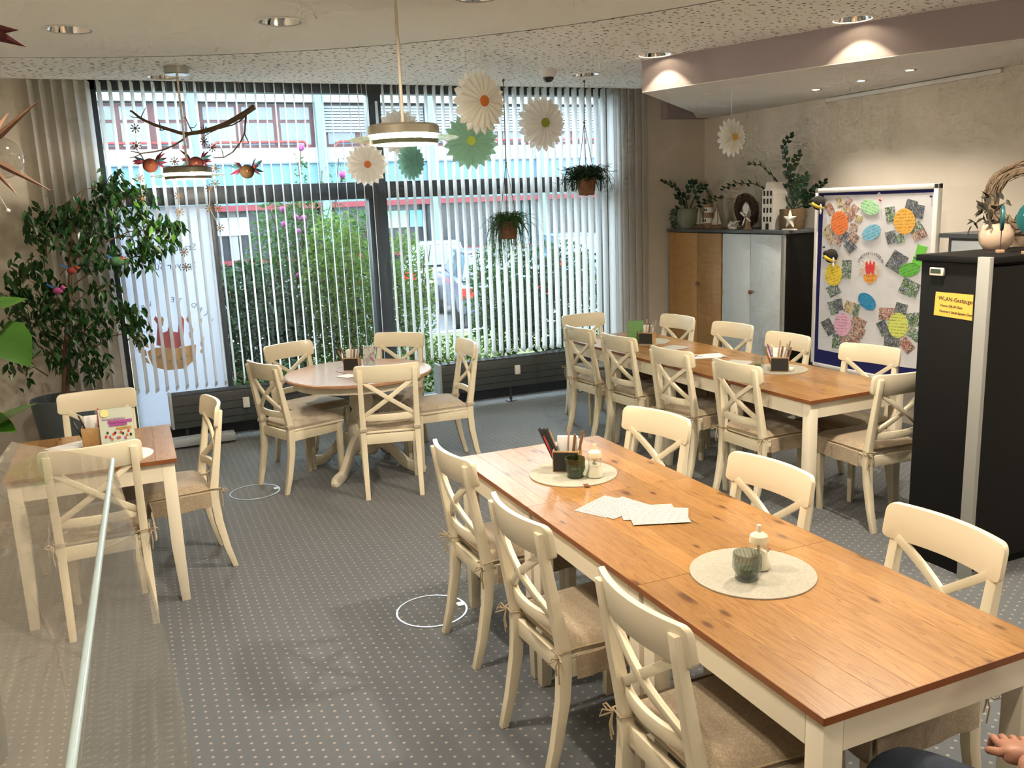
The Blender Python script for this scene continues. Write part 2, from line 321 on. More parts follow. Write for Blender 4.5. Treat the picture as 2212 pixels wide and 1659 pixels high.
# ================================================================== ROOM
XL, XR, YB, YW, ZC = -1.6, 5.735, -3.2, 7.98, 2.93
struct(B().mm((XL-.2, YB-.2, -.12), (XR+.2, 8.3, 0)).obj('floor', 'carpet'))
struct(B().mm((XL-.2, YB-.2, 3.22), (XR+.2, 8.35, 3.4)).obj('ceiling', 'white')).name = 'ceiling_deck'
struct(B().mm((XR, YB-.2, 0), (XR+.2, 8.3, 3.22)).obj('wall_right', 'wall'))
struct(B().mm((XL-.2, YB-.2, 0), (XL, 8.3, 3.22)).obj('wall_left', 'wall'))
struct(B().mm((XL, YB-.2, 0), (XR, YB, 3.22)).obj('wall_back', 'wall'))
WL, WR = -.165, 4.62          # window opening
ww = B().mm((XL, YW, 0), (WL, 8.25, 3.22)).mm((WR, YW, 0), (XR, 8.25, 3.22)).mm((WL, 8.0, 3.06), (WR, 8.25, 3.22))
struct(ww.obj('wall_window', 'wall'))

DOWN = [(-.155, 5.59, 0, 'unlit silver downlight nearest the left edge of the smooth ceiling'), (.905, 5.15, 0, 'unlit silver downlight in the middle of the smooth ceiling'),
        (.385, 7.28, 0, 'unlit silver downlight in perforated ceiling behind the far pendant canopy'), (3.64, 6.72, 0, 'unlit silver downlight in perforated ceiling beside the dome camera'),
        (3.685, 5.74, 1, 'lit downlight above the window end of the lavender beam'), (4.225, 4.37, 1, 'lit downlight above the middle of the lavender beam'),
        (1.75, 4.36, 2, 'downlight at the top edge above the paper flowers'),
        (.3, 3.1, 11.05, 'assumed unseen warm downlight above the display hood'), (1.7, 2.6, 10.32, 'assumed unseen warm downlight above the front pine table'), (3.1, 2.9, 11.6, 'added unseen fill downlight above the dark shelf cabinet'),  # out of view: assumed for the warm light, cabinet one added as fill
        (.0, .8, 10.45, 'added unseen fill downlight behind the camera on the counter side'), (1.7, .6, 10.06, 'added unseen fill downlight above the seated person'), (3.4, .9, 10.35, 'added unseen fill downlight behind the dark shelf cabinet'),  # fixtures out of view, added to fill the room with light
        (.0, -1.2, 10.4, 'added unseen fill downlight at the rear of the room, counter side'), (1.7, -1.2, 10.3, 'added unseen fill downlight at the rear of the room, middle'), (3.4, -1.0, 10.3, 'added unseen fill downlight at the rear of the room, cabinet side'), (4.9, 1.0, 10.8, 'added unseen fill downlight at the right rear wall'), (4.9, -1.0, 10.5, 'added unseen fill downlight in the right rear corner')]  # unseen rear fixtures, added for ambient fill
cxx, cyy, RR = circ3((-.595, 6.57), (1.727, 5.673), (3.07, 4.12))
def arc_pts(R):
    pts = []
    for i in range(241):
        a = math.radians(130-i*1.0); x, y = cxx+R*math.cos(a), cyy+R*math.sin(a)
        if x >= XL and y >= YB and x <= XR: pts.append((x, y))
    return pts
def sheet(name, outer, holes, z, m):
    bm = bmesh.new(); edges = []
    for loop in [outer]+holes:
        vs = [bm.verts.new((x, y, z)) for x, y in loop]
        edges += [bm.edges.new((vs[i], vs[(i+1) % len(vs)])) for i in range(len(vs))]
    bmesh.ops.triangle_fill(bm, edges=edges, use_beauty=True)
    for f in bm.faces:
        if f.normal.z > 0: f.normal_flip()
    me = bpy.data.meshes.new(name); bm.to_mesh(me); bm.free(); me.materials.append(M[m]); return link(name, me)
def inside(x, y): return math.hypot(x-cxx, y-cyy) < RR
ap = arc_pts(RR-.007); aq = arc_pts(RR+.007)
hol = lambda f: [ell(x, y, .118, .118, 24) for x, y, l, _ in DOWN if f(x, y)]
last = ap[-1]
outer = ap + ([(last[0], YB)] if last[1] > YB+.01 else []) + [(XL, YB)]
struct(sheet('ceiling', outer, hol(inside), ZC, 'white_ceil'))
outer2 = aq + ([(aq[-1][0], YB)] if aq[-1][1] > YB+.01 else []) + ([(XR, YB)] if aq[-1][0] < XR-.02 else []) + [(XR, 7.45), (XL, 7.45)]
struct(sheet('ceiling_perforated', outer2, hol(lambda x, y: not inside(x, y)), ZC, 'perf'))
struct(B().mm((XL, 7.44, ZC-.004), (XR, 7.452, 3.22)).obj('trim_1', 'white'))
rp = [(.118, -.001), (.110, .02), (.085, .075), (.05, .105), (.0, .108)]
rr_ = [(.116, 0.002), (.116, -.004), (.138, -.004), (.138, .0005), (.116, .002)]
refl_me = B().lathe(rp, 24, cap=False).mesh('reflector', 'chrome', smooth=True); ring_me = B().lathe(rr_, 28, cap=False).mesh('trim_ring', 'white', smooth=True)
bulb_me = B().lathe([(0, .045), (.045, .045), (.05, .06), (0, .062)], 18, cap=False).mesh('lamp_lens', 'glowd'); bulb0 = B().box((0, 0, .07), (.11, .014, .018)).box((0, .025, .07), (.11, .014, .018)).mesh('lamp_tube', 'white')
for x, y, lit, lab in DOWN:
    t = thing('downlight', lab, 'downlight', (x, y, ZC), 0, 'round recessed ceiling downlights'); link('reflector', refl_me, t); link('trim_ring', ring_me, t)
    if lit == 1 or lit > 9: link('lamp_lens', bulb_me, t)
    else: link('lamp_tube', bulb0, t)
    if lit > 9: lamp('downlight_light', 'AREA', P_DOWN*(lit-10), (0, 0, .03), t, .16)  # only the unseen assumed and added fixtures carry area lights
    if lit == 1: lamp('downlight_light', 'SPOT', P_SPOT, (0, 0, .035), t, .02, math.radians(94), .12, (1, .84, .55))
# lavender beam with white underside
bm_poly = [(3.743, 6.012), (3.93, 5.50), (4.12, 5.02), (4.295, 4.594), (4.52, 4.10), (4.766, 3.621), (5.05, 3.10), (5.38, 2.58), (5.735, 2.1), (5.735, 7.86), (5.55, 7.86), (5.147, 7.35)]
so = struct(B().prism(bm_poly, 2.705, ZC).obj('trim_2', 'lav'))
B().prism(bm_poly, 2.70, 2.7045).obj('underside', 'soffit', so)
so2 = struct(B().mm((5.2, 7.87, 2.70), (XR, YW, ZC)).obj('trim_3', 'lav'))
d1 = onX(1785, 210, 5.72); d2 = onX(2165, 138, 5.72)
struct(B().mm((5.705, d2.y, 2.665), (5.735, d1.y, 2.695)).obj('trim_4', 'white', bevel=.003))
sp_r = B().lathe([(.028, .001), (.028, -.004), (.045, -.005), (.046, .001)], 20, cap=False).mesh('trim_ring', 'metal', smooth=True); sp_b = B().lathe([(0, -.002), (.027, -.002), (.027, .0005)], 16, cap=False).mesh('lamp_lens', 'glowd')
for (u, v), lab in zip([(1763, 193), (1860, 174), (1965, 151)], ['small spotlight in the white soffit, nearest the hanging daisy', 'small spotlight in the white soffit, middle of three', 'small spotlight in the white soffit, nearest the wreath']):
    p = onZ(u, v, 2.70); t = thing('spotlight', lab, 'spotlight', p, 0, 'small spotlights in the soffit'); link('trim_ring', sp_r, t); link('lamp_lens', sp_b, t)
    lamp('spot_light', 'SPOT', P_SMALL, (0, 0, -.01), t, .03, math.radians(110), .8)

# ================================================================== WINDOW
win = thing('window_1', None, None, (0, 0, 0)); struct(win)
MX0, MX1 = 2.13, 2.245
def fr(nm, a, b): return B().mm(a, b).obj(nm, 'dgrey', win, bevel=.004)
fr('frame', (WL, 8.06, 0), (WL+.075, 8.18, 3.06)); fr('frame', (WR-.075, 8.06, 0), (WR, 8.18, 3.06)); fr('frame', (WL, 8.06, 2.93), (WR, 8.18, 3.06))
fr('sill', (WL, 8.0, 0), (WR, 8.18, .10)); fr('mullion', (MX0, 8.03, .10), (MX1, 8.2, 2.93)); fr('transom', (WL+.07, 8.05, 2.005), (MX0, 8.19, 2.155)); fr('transom', (MX1, 8.05, 2.005), (WR-.07, 8.19, 2.155))
fr('sash', (MX0-.05, 8.06, .10), (MX0+.001, 8.17, 2.006)); fr('door_post', (.685, 8.06, .1), (.725, 8.17, 2.006))
B().mm((WL, 7.985, 0), (WR, 8.0, .115)).obj('sill_board', 'dgrey', win); B().mm((WL, 7.975, .105), (WR, 8.0, .118)).obj('sill_edge', 'radcap', win)
for a, b in [((WL+.07, 2.155), (MX0, 2.93)), ((MX1, 2.155), (WR-.07, 2.93)), ((.72, .1), (MX0-.05, 2.005)), ((MX1, .1), (WR-.07, 2.005))]:
    B().mm((a[0], 8.11, a[1]), (b[0], 8.12, b[1])).obj('pane', 'pane', win)
B().mm((MX0+.06, 8.02, 2.62), (MX0+.085, 8.03, 2.86)).obj('handle', 'white', win, bevel=.003)
# frosted door pane with the mirrored stickers
dr = thing('door_1', None, None); struct(dr)
B().mm((WL+.08, 8.105, .06), (.685, 8.125, 2.0)).obj('frosted_pane', 'frost', dr)
def sticker(nm, pts, m, y=8.097):
    P = [onY(u, v, y) for u, v in pts]; n = len(P)
    return B().add([(p.x, y, p.z) for p in P]+[(p.x, y+.003, p.z) for p in P], [tuple(range(n)), tuple(range(n, 2*n))[::-1]]+[(i, n+i, n+(i+1) % n, (i+1) % n) for i in range(n)]).obj(nm, m, dr)
M['st_red'] = translucent('sticker_red', (.80, .34, .32), .5); M['st_or'] = translucent('sticker_orange', (.86, .62, .36), .5); M['st_gr'] = translucent('sticker_grey', (.34, .40, .42), .3)
sticker('castle', [(338, 745), (340, 700), (332, 690), (336, 682), (346, 696), (350, 720), (362, 715), (364, 706), (372, 706), (374, 716), (384, 718), (386, 690), (392, 682), (398, 690), (396, 745), (384, 752), (352, 750)], 'st_red')
sticker('flame_base', [(318, 760), (330, 752), (352, 750), (384, 752), (400, 748), (424, 744), (422, 775), (400, 796), (360, 800), (330, 792)], 'st_or')
for q in [[(292, 722), (318, 738), (322, 752), (300, 742)], [(296, 748), (316, 757), (318, 770), (300, 762)], [(303, 770), (318, 774), (324, 786), (308, 780)], [(402, 690), (410, 672), (412, 680), (406, 698)], [(408, 720), (418, 706), (418, 716), (410, 732)], [(430, 700), (436, 686), (437, 694), (432, 708)], [(432, 740), (442, 726), (441, 736), (434, 748)], [(432, 758), (442, 746), (442, 756), (434, 764)], [(346, 695), (350, 682), (354, 690), (352, 706)]]:
    sticker('flame', q, 'st_or')
def wtext(txt, u0, v0, size, y=8.096, roll=0):
    p = onY(u0, v0, y); o = link('lettering', text_mesh(txt, size, 'st_gr'), dr, p); o.rotation_euler = (math.radians(90), roll, math.radians(180)); return o
wtext('Stadtteil', 425, 540, .085); wtext('Speyer Süd', 425, 578, .085)
cS = onY(372, 742, 8.096)
for i, ch in enumerate('STADTTEILVEREIN'):
    a = math.radians(25 + i*9.3); R_ = .36
    o = link('lettering', text_mesh(ch, .062, 'st_gr'), dr, (cS.x+R_*math.cos(a), 8.096, cS.z+R_*math.sin(a))); o.rotation_euler = (math.radians(90), a-math.pi/2, math.radians(180))
for i, ch in enumerate('SPEYER'):
    a = math.radians(-38-i*20); R_ = .16
    o = link('lettering', text_mesh(ch, .05, 'st_gr'), dr, (cS.x+R_*math.cos(a), 8.094, cS.z-.02+R_*math.sin(a))); o.rotation_euler = (math.radians(90), a+math.pi/2, math.radians(180))

# vertical blinds
YS = 7.925
def slat_mesh(w, h):
    secs = []; n = 6
    front = [(-w/2+w*i/n, .006*(1-(2*i/n-1)**2)) for i in range(n+1)]
    vs = [(x, y, z) for x, y in front for z in (-h, 0)]
    return B().add(vs, [(2*i, 2*i+2, 2*i+3, 2*i+1) for i in range(n)]).mesh('slat', 'slat', smooth=True)
sl_me = slat_mesh(.127, 2.52); wt_me = B().box((0, .003, -2.515), (.122, .004, .035)).mesh('slat_weight', 'slat_w'); hg_me = B().box((0, 0, .012), (.012, .006, .03)).mesh('hanger', 'rail')
def blind(x0, n, lab, ang):
    t = thing('vertical_blind', lab, 'blind', (x0, YS, 2.985), 0, 'white vertical slat blinds at the window')
    B().mm((-.06, -.02, .025), (.08*(n-1)+.06, .02, .06)).obj('head_rail', 'rail', t)
    for i in range(n):
        s = link('slat', sl_me, t, (.08*i, 0, 0), (0, 0, math.radians(ang(x0+.08*i))+rnd.uniform(-.03, .03)))
        link('slat_weight', wt_me, s); link('hanger', hg_me, s)
def ang(x):
    if x > 4.50: return 90-62+rnd.uniform(-3, 3)
    return 90-(13.4 if x < 2.22 else 4.6)
blind(-.545, 34, 'white vertical slat blind left of the dark window mullion', ang)
blind(2.24, 35, 'white vertical slat blind right of the dark window mullion', ang)

# radiators
def radiator(x0, x1, lab, legs, valve):
    t = thing('radiator', lab, 'radiator', (x0, 7.73, 0)); L_ = x1-x0
    B().mm((.025, 0, .15), (L_-.025, .16, .425)).obj('body', 'rad', t, bevel=.004)
    for i in range(6): B().mm((0.03, .012+i*.025, .4255), (L_-.03, .022+i*.025, .44)).obj('grille_bar', 'rad', t)
    for a in (0, L_-.025): B().mm((a, -.003, .15), (a+.025, .165, .443)).obj('end_cap', 'radcap', t, bevel=.003)
    for i in range(3): B().mm((.03, -.002, .205+i*.068), (L_-.03, .002, .208+i*.068)).obj('seam', 'black', t)
    for l in legs:
        g = B().lathe([(.055, 0), (.055, .008), (.013, .014), (.012, .15)], 16, (l, .06, 0)).obj('leg', 'dgrey', t)
    if valve is not None: B().mm((valve-.028, -.028, .27), (valve+.028, 0, .36)).obj('heat_meter', 'white', t, bevel=.006)
radiator(.165, 1.85, 'dark grey low radiator left of the window mullion', [.12, 1.35], .62)
radiator(2.555, 4.3, 'dark grey low radiator right of the window mullion', [.75, 1.5], .80)
# rolled pipe / box under left radiator
tag(B().mm((.02, 7.6, .02), (.66, 7.72, .09)).obj('cable_duct', 'radcap', bevel=.01), 'pale grey cable duct lying on carpet under the left radiator', 'duct')

# ================================================================== OUTSIDE
M['grass'] = mat('grass', (0.073, 0.090, 0.024), .9, noise=.5, nscale=3, bump=.6, bscale=20); M['asph'] = mat('asphalt', (0.103, 0.107, 0.116), .9, noise=.08)  # outside colours set darker than real, imitating weaker daylight
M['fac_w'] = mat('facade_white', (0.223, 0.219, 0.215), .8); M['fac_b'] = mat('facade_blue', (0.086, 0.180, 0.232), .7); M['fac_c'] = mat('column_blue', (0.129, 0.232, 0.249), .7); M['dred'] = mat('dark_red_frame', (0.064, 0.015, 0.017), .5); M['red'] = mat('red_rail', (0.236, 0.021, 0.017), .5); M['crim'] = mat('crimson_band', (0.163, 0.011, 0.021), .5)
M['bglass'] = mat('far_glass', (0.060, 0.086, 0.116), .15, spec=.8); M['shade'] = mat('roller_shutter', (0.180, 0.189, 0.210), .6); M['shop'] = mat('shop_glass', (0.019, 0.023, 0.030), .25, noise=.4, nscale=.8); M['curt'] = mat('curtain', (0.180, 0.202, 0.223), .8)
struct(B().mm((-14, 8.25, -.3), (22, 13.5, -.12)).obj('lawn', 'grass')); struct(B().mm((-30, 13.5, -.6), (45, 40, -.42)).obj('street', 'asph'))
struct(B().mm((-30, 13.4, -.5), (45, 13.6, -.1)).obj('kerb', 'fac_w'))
FY = 28.0
fx = lambda u, v: onY(u, v, FY)
fb = thing('office_building', 'pale blue and white office block with dark red windows across the street', 'building', (0, FY, -.42))
zf = lambda v, u=700: onY(u, v, FY).z
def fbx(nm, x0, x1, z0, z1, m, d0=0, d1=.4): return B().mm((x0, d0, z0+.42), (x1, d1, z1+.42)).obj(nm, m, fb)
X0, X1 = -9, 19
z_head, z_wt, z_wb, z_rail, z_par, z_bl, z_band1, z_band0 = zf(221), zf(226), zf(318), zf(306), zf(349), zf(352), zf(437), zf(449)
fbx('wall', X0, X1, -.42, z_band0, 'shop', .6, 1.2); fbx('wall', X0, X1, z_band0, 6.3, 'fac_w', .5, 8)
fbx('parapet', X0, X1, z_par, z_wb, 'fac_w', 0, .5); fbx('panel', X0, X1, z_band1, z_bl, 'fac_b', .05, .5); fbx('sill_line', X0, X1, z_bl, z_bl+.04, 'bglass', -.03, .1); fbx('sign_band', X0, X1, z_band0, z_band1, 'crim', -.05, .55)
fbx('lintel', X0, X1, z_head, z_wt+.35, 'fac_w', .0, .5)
cols = [onY(u, 300, FY).x for u in (160, 424, 694, 930, 1165)]; cols += [cols[-1]+(cols[-1]-cols[-2])*(i+1) for i in range(3)]; cols = [cols[0]-3.9*i for i in (2, 1)] + cols
for i, cx_ in enumerate(cols):
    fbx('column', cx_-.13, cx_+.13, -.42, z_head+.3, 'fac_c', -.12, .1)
    if i+1 < len(cols):
        a, b = cx_+.16, cols[i+1]-.16; w = b-a
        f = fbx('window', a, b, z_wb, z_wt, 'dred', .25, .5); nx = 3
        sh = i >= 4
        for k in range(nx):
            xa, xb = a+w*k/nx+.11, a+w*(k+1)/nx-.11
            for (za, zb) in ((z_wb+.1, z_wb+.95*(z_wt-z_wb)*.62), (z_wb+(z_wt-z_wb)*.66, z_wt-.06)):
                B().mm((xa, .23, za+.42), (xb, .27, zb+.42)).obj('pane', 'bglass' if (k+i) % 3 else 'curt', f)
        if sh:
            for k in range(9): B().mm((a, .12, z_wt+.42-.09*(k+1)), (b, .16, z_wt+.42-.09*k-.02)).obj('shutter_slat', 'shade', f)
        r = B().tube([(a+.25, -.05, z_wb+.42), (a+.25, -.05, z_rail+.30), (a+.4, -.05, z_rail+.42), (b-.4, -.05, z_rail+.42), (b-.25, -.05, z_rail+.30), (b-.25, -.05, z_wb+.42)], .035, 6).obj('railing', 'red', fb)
for u, w, m in [(865, .9, 'mintsign'), (905, .5, 'bluesign'), (505, .9, 'greysign')]:
    M.setdefault(m, mat(m, {'mintsign': (.25, .72, .45), 'bluesign': (.12, .40, .75), 'greysign': (.42, .46, .52)}[m], .5))
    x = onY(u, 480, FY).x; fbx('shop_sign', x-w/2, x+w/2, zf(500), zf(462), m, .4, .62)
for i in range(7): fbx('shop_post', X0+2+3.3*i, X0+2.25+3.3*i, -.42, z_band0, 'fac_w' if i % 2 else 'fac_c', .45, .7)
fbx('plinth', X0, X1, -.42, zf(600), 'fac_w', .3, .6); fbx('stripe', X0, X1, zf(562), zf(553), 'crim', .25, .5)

def leaf_cloud(c, rad, n, size, rs, flat=.0):
    b = B(); r = random.Random(rs)
    for _ in range(n):
        while True:
            p = Vector((r.uniform(-1, 1), r.uniform(-1, 1), r.uniform(-1, 1)))
            if .12 < p.length < 1: break
        p = Vector((p.x*rad[0], p.y*rad[1], p.z*rad[2]))+Vector(c)
        E_ = Euler((r.uniform(-1.2, 1.2), r.uniform(-1.2, 1.2), r.uniform(0, 6.3))).to_matrix(); s_ = size*r.uniform(.6, 1.3)
        b.add([p+E_ @ Vector(q) for q in ((0, -s_, 0), (s_*.38, -.1*s_, .12*s_), (0, s_, -.15*s_), (-s_*.38, -.1*s_, .12*s_))], [(0, 1, 2), (0, 2, 3)])
    return b
M['lf1'] = leafy('bush_dark', (0.017, 0.058, 0.015), noise=.5); M['lf2'] = leafy('bush_bright', (0.100, 0.181, 0.020), noise=.4); M['lf3'] = leafy('bush_mid', (0.035, 0.097, 0.019), noise=.4); M['pink'] = mat('pink_bloom', (0.300, 0.052, 0.223), .6); M['orange'] = mat('berry', (0.322, 0.069, 0.026), .6)  # garden colours darkened too, standing in for dimmer light
def bush(label, u, v, y, w, h, n, m, seed, size=.045, extra=None, name='garden_shrub'):
    p = onY(u, v, y); base = (p.x, y, -.12); t = thing(name, label, 'shrub', base, 0, 'garden shrubs outside the window')
    r = random.Random(seed); st = B()
    for _ in range(7): st.tube([(r.uniform(-.1, .1), r.uniform(-.1, .1), 0), (r.uniform(-w, w)*.3, r.uniform(-.2, .2), h*.5), (r.uniform(-w, w)*.45, r.uniform(-.3, .3), h*.95)], [.015, .01, .004], 5)
    st.obj('stems', 'bark', t)
    b = leaf_cloud((0, 0, h*.56), (w/2, .4, h*.5), n, size, seed); stuff(b.obj('foliage', m, t))
    if extra:
        for i in range(extra[1]):
            B().ball((r.uniform(-w, w)*.45, -.38, h*r.uniform(.25, .95)), .032, 7, 5, (1, .6, 1)).obj('blossom', extra[0], t)
bush('dark green rhododendron left of the bright shrub outside', 545, 690, 9.3, 1.15, 1.5, 3200, 'lf1', 1, .06)
bush('tall green shrub with pink blossom outside left of mullion', 640, 600, 9.9, 1.1, 2.2, 3400, 'lf3', 2, .045, ('pink', 12))
bush('bright yellow-green shrub just left of the dark mullion', 735, 640, 9.4, .85, 1.95, 4200, 'lf2', 3, .035)
bush('green shrub behind the mullion with orange berries', 790, 620, 10.2, .9, 1.95, 3000, 'lf3', 4, .04, ('orange', 10))
bush('light green shrub just right of the dark mullion', 880, 640, 9.6, .65, 1.7, 2600, 'lf2', 5, .035)
bush('low yellow-green planting below the right blind', 960, 740, 8.95, 1.3, .62, 2200, 'lf2', 6, .03)
bush('dark evergreen hedge behind the right blind slats', 1200, 660, 9.7, 1.5, 1.5, 3200, 'lf1', 7, .05)
bush('mid green bush under the hanging pots outside', 1090, 640, 10.3, 1.1, 1.55, 2600, 'lf3', 8, .045)
bush('low leafy planting left of the round table outside', 610, 800, 8.9, 1.2, .55, 1700, 'lf3', 9, .035, ('orange', 6))
def flowering(u0, u1, v0, v1, y, seed, label):
    r = random.Random(seed); p0 = onY(u0, v1, y); p1 = onY(u1, v0, y); t = thing('flowering_climber', label, 'climber', ((p0.x+p1.x)/2, y, -.12), 0)
    st = B(); lf = B(); W = abs(p1.x-p0.x)
    for i in range(6):
        x0 = r.uniform(-W, W)*.15; x1 = r.uniform(-W, W)*.5; z1 = p1.z+.12-r.uniform(0, .6); pts = [(x0+(x1-x0)*k/6+r.uniform(-.03, .03), r.uniform(-.05, .05), z1*k/6) for k in range(7)]; st.tube(pts, .006, 5)
        for k in range(60):
            q = Vector(pts[3])+(Vector(pts[6])-Vector(pts[3]))*r.random(); o = len(lf.v); lf.v += leaf_cloud(q+Vector((r.uniform(-.08, .08), 0, r.uniform(-.05, .05))), (.01, .01, .01), 1, .035, r.randint(0, 9999)).v; lf.f += [(o, o+1, o+2), (o, o+2, o+3)]
        if i % 2 == 0: B().ball(pts[6], .045, 8, 6, (1, .6, 1)).obj('blossom', 'pink', t)
    st.obj('stems', 'bark', t); stuff(lf.obj('leaves', 'lf3', t))
flowering(590, 740, 300, 600, 10.4, 11, 'thin climber with pink blossoms rising above the shrubs')
M['carp'] = [mat('car_silver', (0.236, 0.249, 0.266), .25, .3), mat('car_dark', (.09, .10, .14), .2, .2), mat('car_blue', (0.107, 0.180, 0.257), .25, .2)]  # silver and blue paint darkened likewise in place of dimmer daylight
M['tail'] = mat('tail_lamp', (.7, .02, .02), .2); M['tyre'] = mat('tyre', (.015, .015, .015), .8); M['carg'] = mat('car_glass', (.05, .07, .09), .08, spec=.9)
def car(x, y, m, lab, rz):
    t = thing('parked_car', lab, 'car', (x, y, -.42), rz, 'parked cars in the street'); L_ = 4.2; W = 1.72
    prof = [(-2.1, .35), (-2.1, .85), (-1.85, .93), (-1.2, .98), (1.0, .98), (1.7, .9), (2.1, .75), (2.1, .35)]
    b = B(); b.prism([(x_, z_) for x_, z_ in prof], -W/2, W/2); b.xf(Matrix.Rotation(math.pi/2, 4, 'X')); b.obj('body', m, t, bevel=.06)
    b = B().loft([[(-1.95, -.78, .96), (1.1, -.78, .96), (1.1, .78, .96), (-1.95, .78, .96)], [(-1.55, -.62, 1.42), (.35, -.62, 1.42), (.35, .62, 1.42), (-1.55, .62, 1.42)]]); b.obj('cabin', 'carg', t, bevel=.03)
    B().mm((-1.5, -.63, 1.41), (.3, .63, 1.46)).obj('roof', m, t, bevel=.02)
    for sx in (-1.3, 1.3):
        for sy in (-.8, .8): o = B().lathe([(0, -.09), (.31, -.09), (.32, 0), (.31, .09), (0, .09)], 20).obj('wheel', 'tyre', t, (sx, sy, .32), (math.pi/2, 0, 0), smooth=True)
    for sy in (-.68, .68): B().mm((-2.13, sy-.14, .66), (-2.05, sy+.14, .84)).obj('tail_lamp', 'tail', t)
    B().mm((-2.125, -.25, .5), (-2.1, .25, .61)).obj('number_plate', 'white', t)
pc = onY(935, 560, 22); car(pc.x, 22, M['carp'][0], 'silver car parked across the street right of the mullion', math.radians(75))
pc = onY(1030, 585, 17.5); car(pc.x, 17.0, M['carp'][1], 'dark car parked in front of the silver car', math.radians(78))
pc = onY(1190, 560, 22); car(pc.x+.6, 22.5, M['carp'][2], 'blue van-like car half hidden by right slats', math.radians(80))

# ================================================================== TABLES
def pine_table(name, lab, cx, cy_, w, l, rz=0, group='pine tables with white legs', nb=8):
    t = thing(name, lab, 'table', (cx, cy_, 0), rz, group)
    top = B().mm((-w/2+.004, -l/2+.001, .729), (w/2-.004, l/2-.001, .735)).obj('tabletop', 'pine_edge', t)
    key = (round(w, 3), round(l, 3)); bw = w/nb
    if key not in BOARD: BOARD[key] = B().mm((-bw/2+.0002, -l/2, 0), (bw/2-.0002, l/2, .0155)).mesh('board', 'pine', bevel=.0006, seg=1)
    for i in range(nb): link('board', BOARD[key], top, (-w/2+bw*(i+.5), 0, .7345))
    for e in (-1, 1): B().mm((-w/2, e*(l/2)-.0008*e, .730), (w/2, e*(l/2+.0015), .7495)).obj('edge', 'pine_edge', top)
    for e in (-1, 1): B().mm((e*(w/2), -l/2, .730), (e*(w/2+.0015), l/2, .7495)).obj('edge', 'pine_edge', top)
    a, b = w/2-.012, l/2-.012
    for s in (-1, 1):
        B().mm((-a+.06, s*b-s*.022, .64), (a-.06, s*b, .729)).obj('apron', 'white_lac', t); B().mm((s*a-s*.022, -b+.06, .64), (s*a, b-.06, .729)).obj('apron', 'white_lac', t)
    for sx in (-1, 1):
        for sy in (-1, 1):
            q = lambda k, z: [(sx*a, sy*b, z), (sx*(a-k), sy*b, z), (sx*(a-k), sy*(b-k), z), (sx*a, sy*(b-k), z)]
            B().loft([q(.042, 0), q(.06, .30), q(.06, .729)]).obj('leg', 'white_lac', t, bevel=.003)
    return t
BOARD = {}
T1X, T1W = 1.679, .747
for y0, y1, lab in [(2.962, 3.745, 'pine table section at the window end of the front row, with pen box'), (2.150, 2.960, 'pine table section in the middle of the front row, under the menu sheets'), (1.358, 2.148, 'pine table section nearest the camera, under the smoked tealight glass')]:
    pine_table('dining_table', lab, T1X, (y0+y1)/2, T1W, y1-y0)
R2 = math.radians(1.4); c2, s2 = math.cos(R2), math.sin(R2)
def t2pt(x, y):            # x across from the left edge, y from the near end
    return Vector((3.428+x*c2-y*s2, 3.757+x*s2+y*c2, 0))
for i, lab in enumerate(['pine table section at the near end of the back row, by the pinboard', 'second pine table section of the back row, under the pen box with purple pen', 'third pine table section of the back row, under loose printed sheets', 'pine table section of the back row nearest the window, under the green menu']):
    p = t2pt(.3785, .731*(i+.5)); pine_table('dining_table', lab, p.x, p.y, .757, .7295, R2)
pine_table('dining_table', 'small pine table with wooden pen box behind the display hood', -.275, 4.855, .75, .79)

# round pedestal table
RTX, RTY, RTR = 1.455, 6.28, .535
rt = thing('round_table', 'round brown-topped pedestal table with four curved white feet', 'table', (RTX, RTY, 0))
M['rt_top'] = pine('round_top_wood', (.42, .23, .13), (.30, .14, .07), False, .28)
B().lathe([(0, .742), (RTR-.008, .742), (RTR, .735), (RTR, .722), (RTR-.01, .718), (0, .718)], 64, cap=False).obj('tabletop', 'rt_top', rt, smooth=True)
B().lathe([(RTR-.06, .718), (RTR-.055, .665), (RTR-.075, .665), (RTR-.08, .718)], 64, cap=False).obj('apron', 'white_lac', rt, smooth=True)
B().lathe([(.0, .72), (.13, .72), (.13, .69), (.075, .66), (.062, .60), (.085, .55), (.088, .50), (.07, .46), (.10, .40), (.115, .34), (.115, .25), (.10, .2), (.105, .14), (.09, .12), (0, .11)], 28, cap=False).obj('column', 'white_lac', rt, smooth=True)
foot_prof_top = [(.08, .29), (.15, .275), (.22, .225), (.29, .145), (.36, .085), (.43, .075), (.475, .06), (.49, .03), (.485, 0)]
foot_prof_bot = [(.08, .16), (.14, .17), (.20, .145), (.26, .09), (.32, .03), (.37, .008), (.40, .0)]
fpoly = foot_prof_top + foot_prof_bot[::-1]
fm = B().prism(fpoly, -.022, .022).xf(Matrix.Rotation(math.pi/2, 4, 'X')).mesh('foot', 'white_lac', bevel=.006)
for k in range(4): link('foot', fm, rt, (0, 0, 0), (0, 0, math.radians(48.5+90*k)))

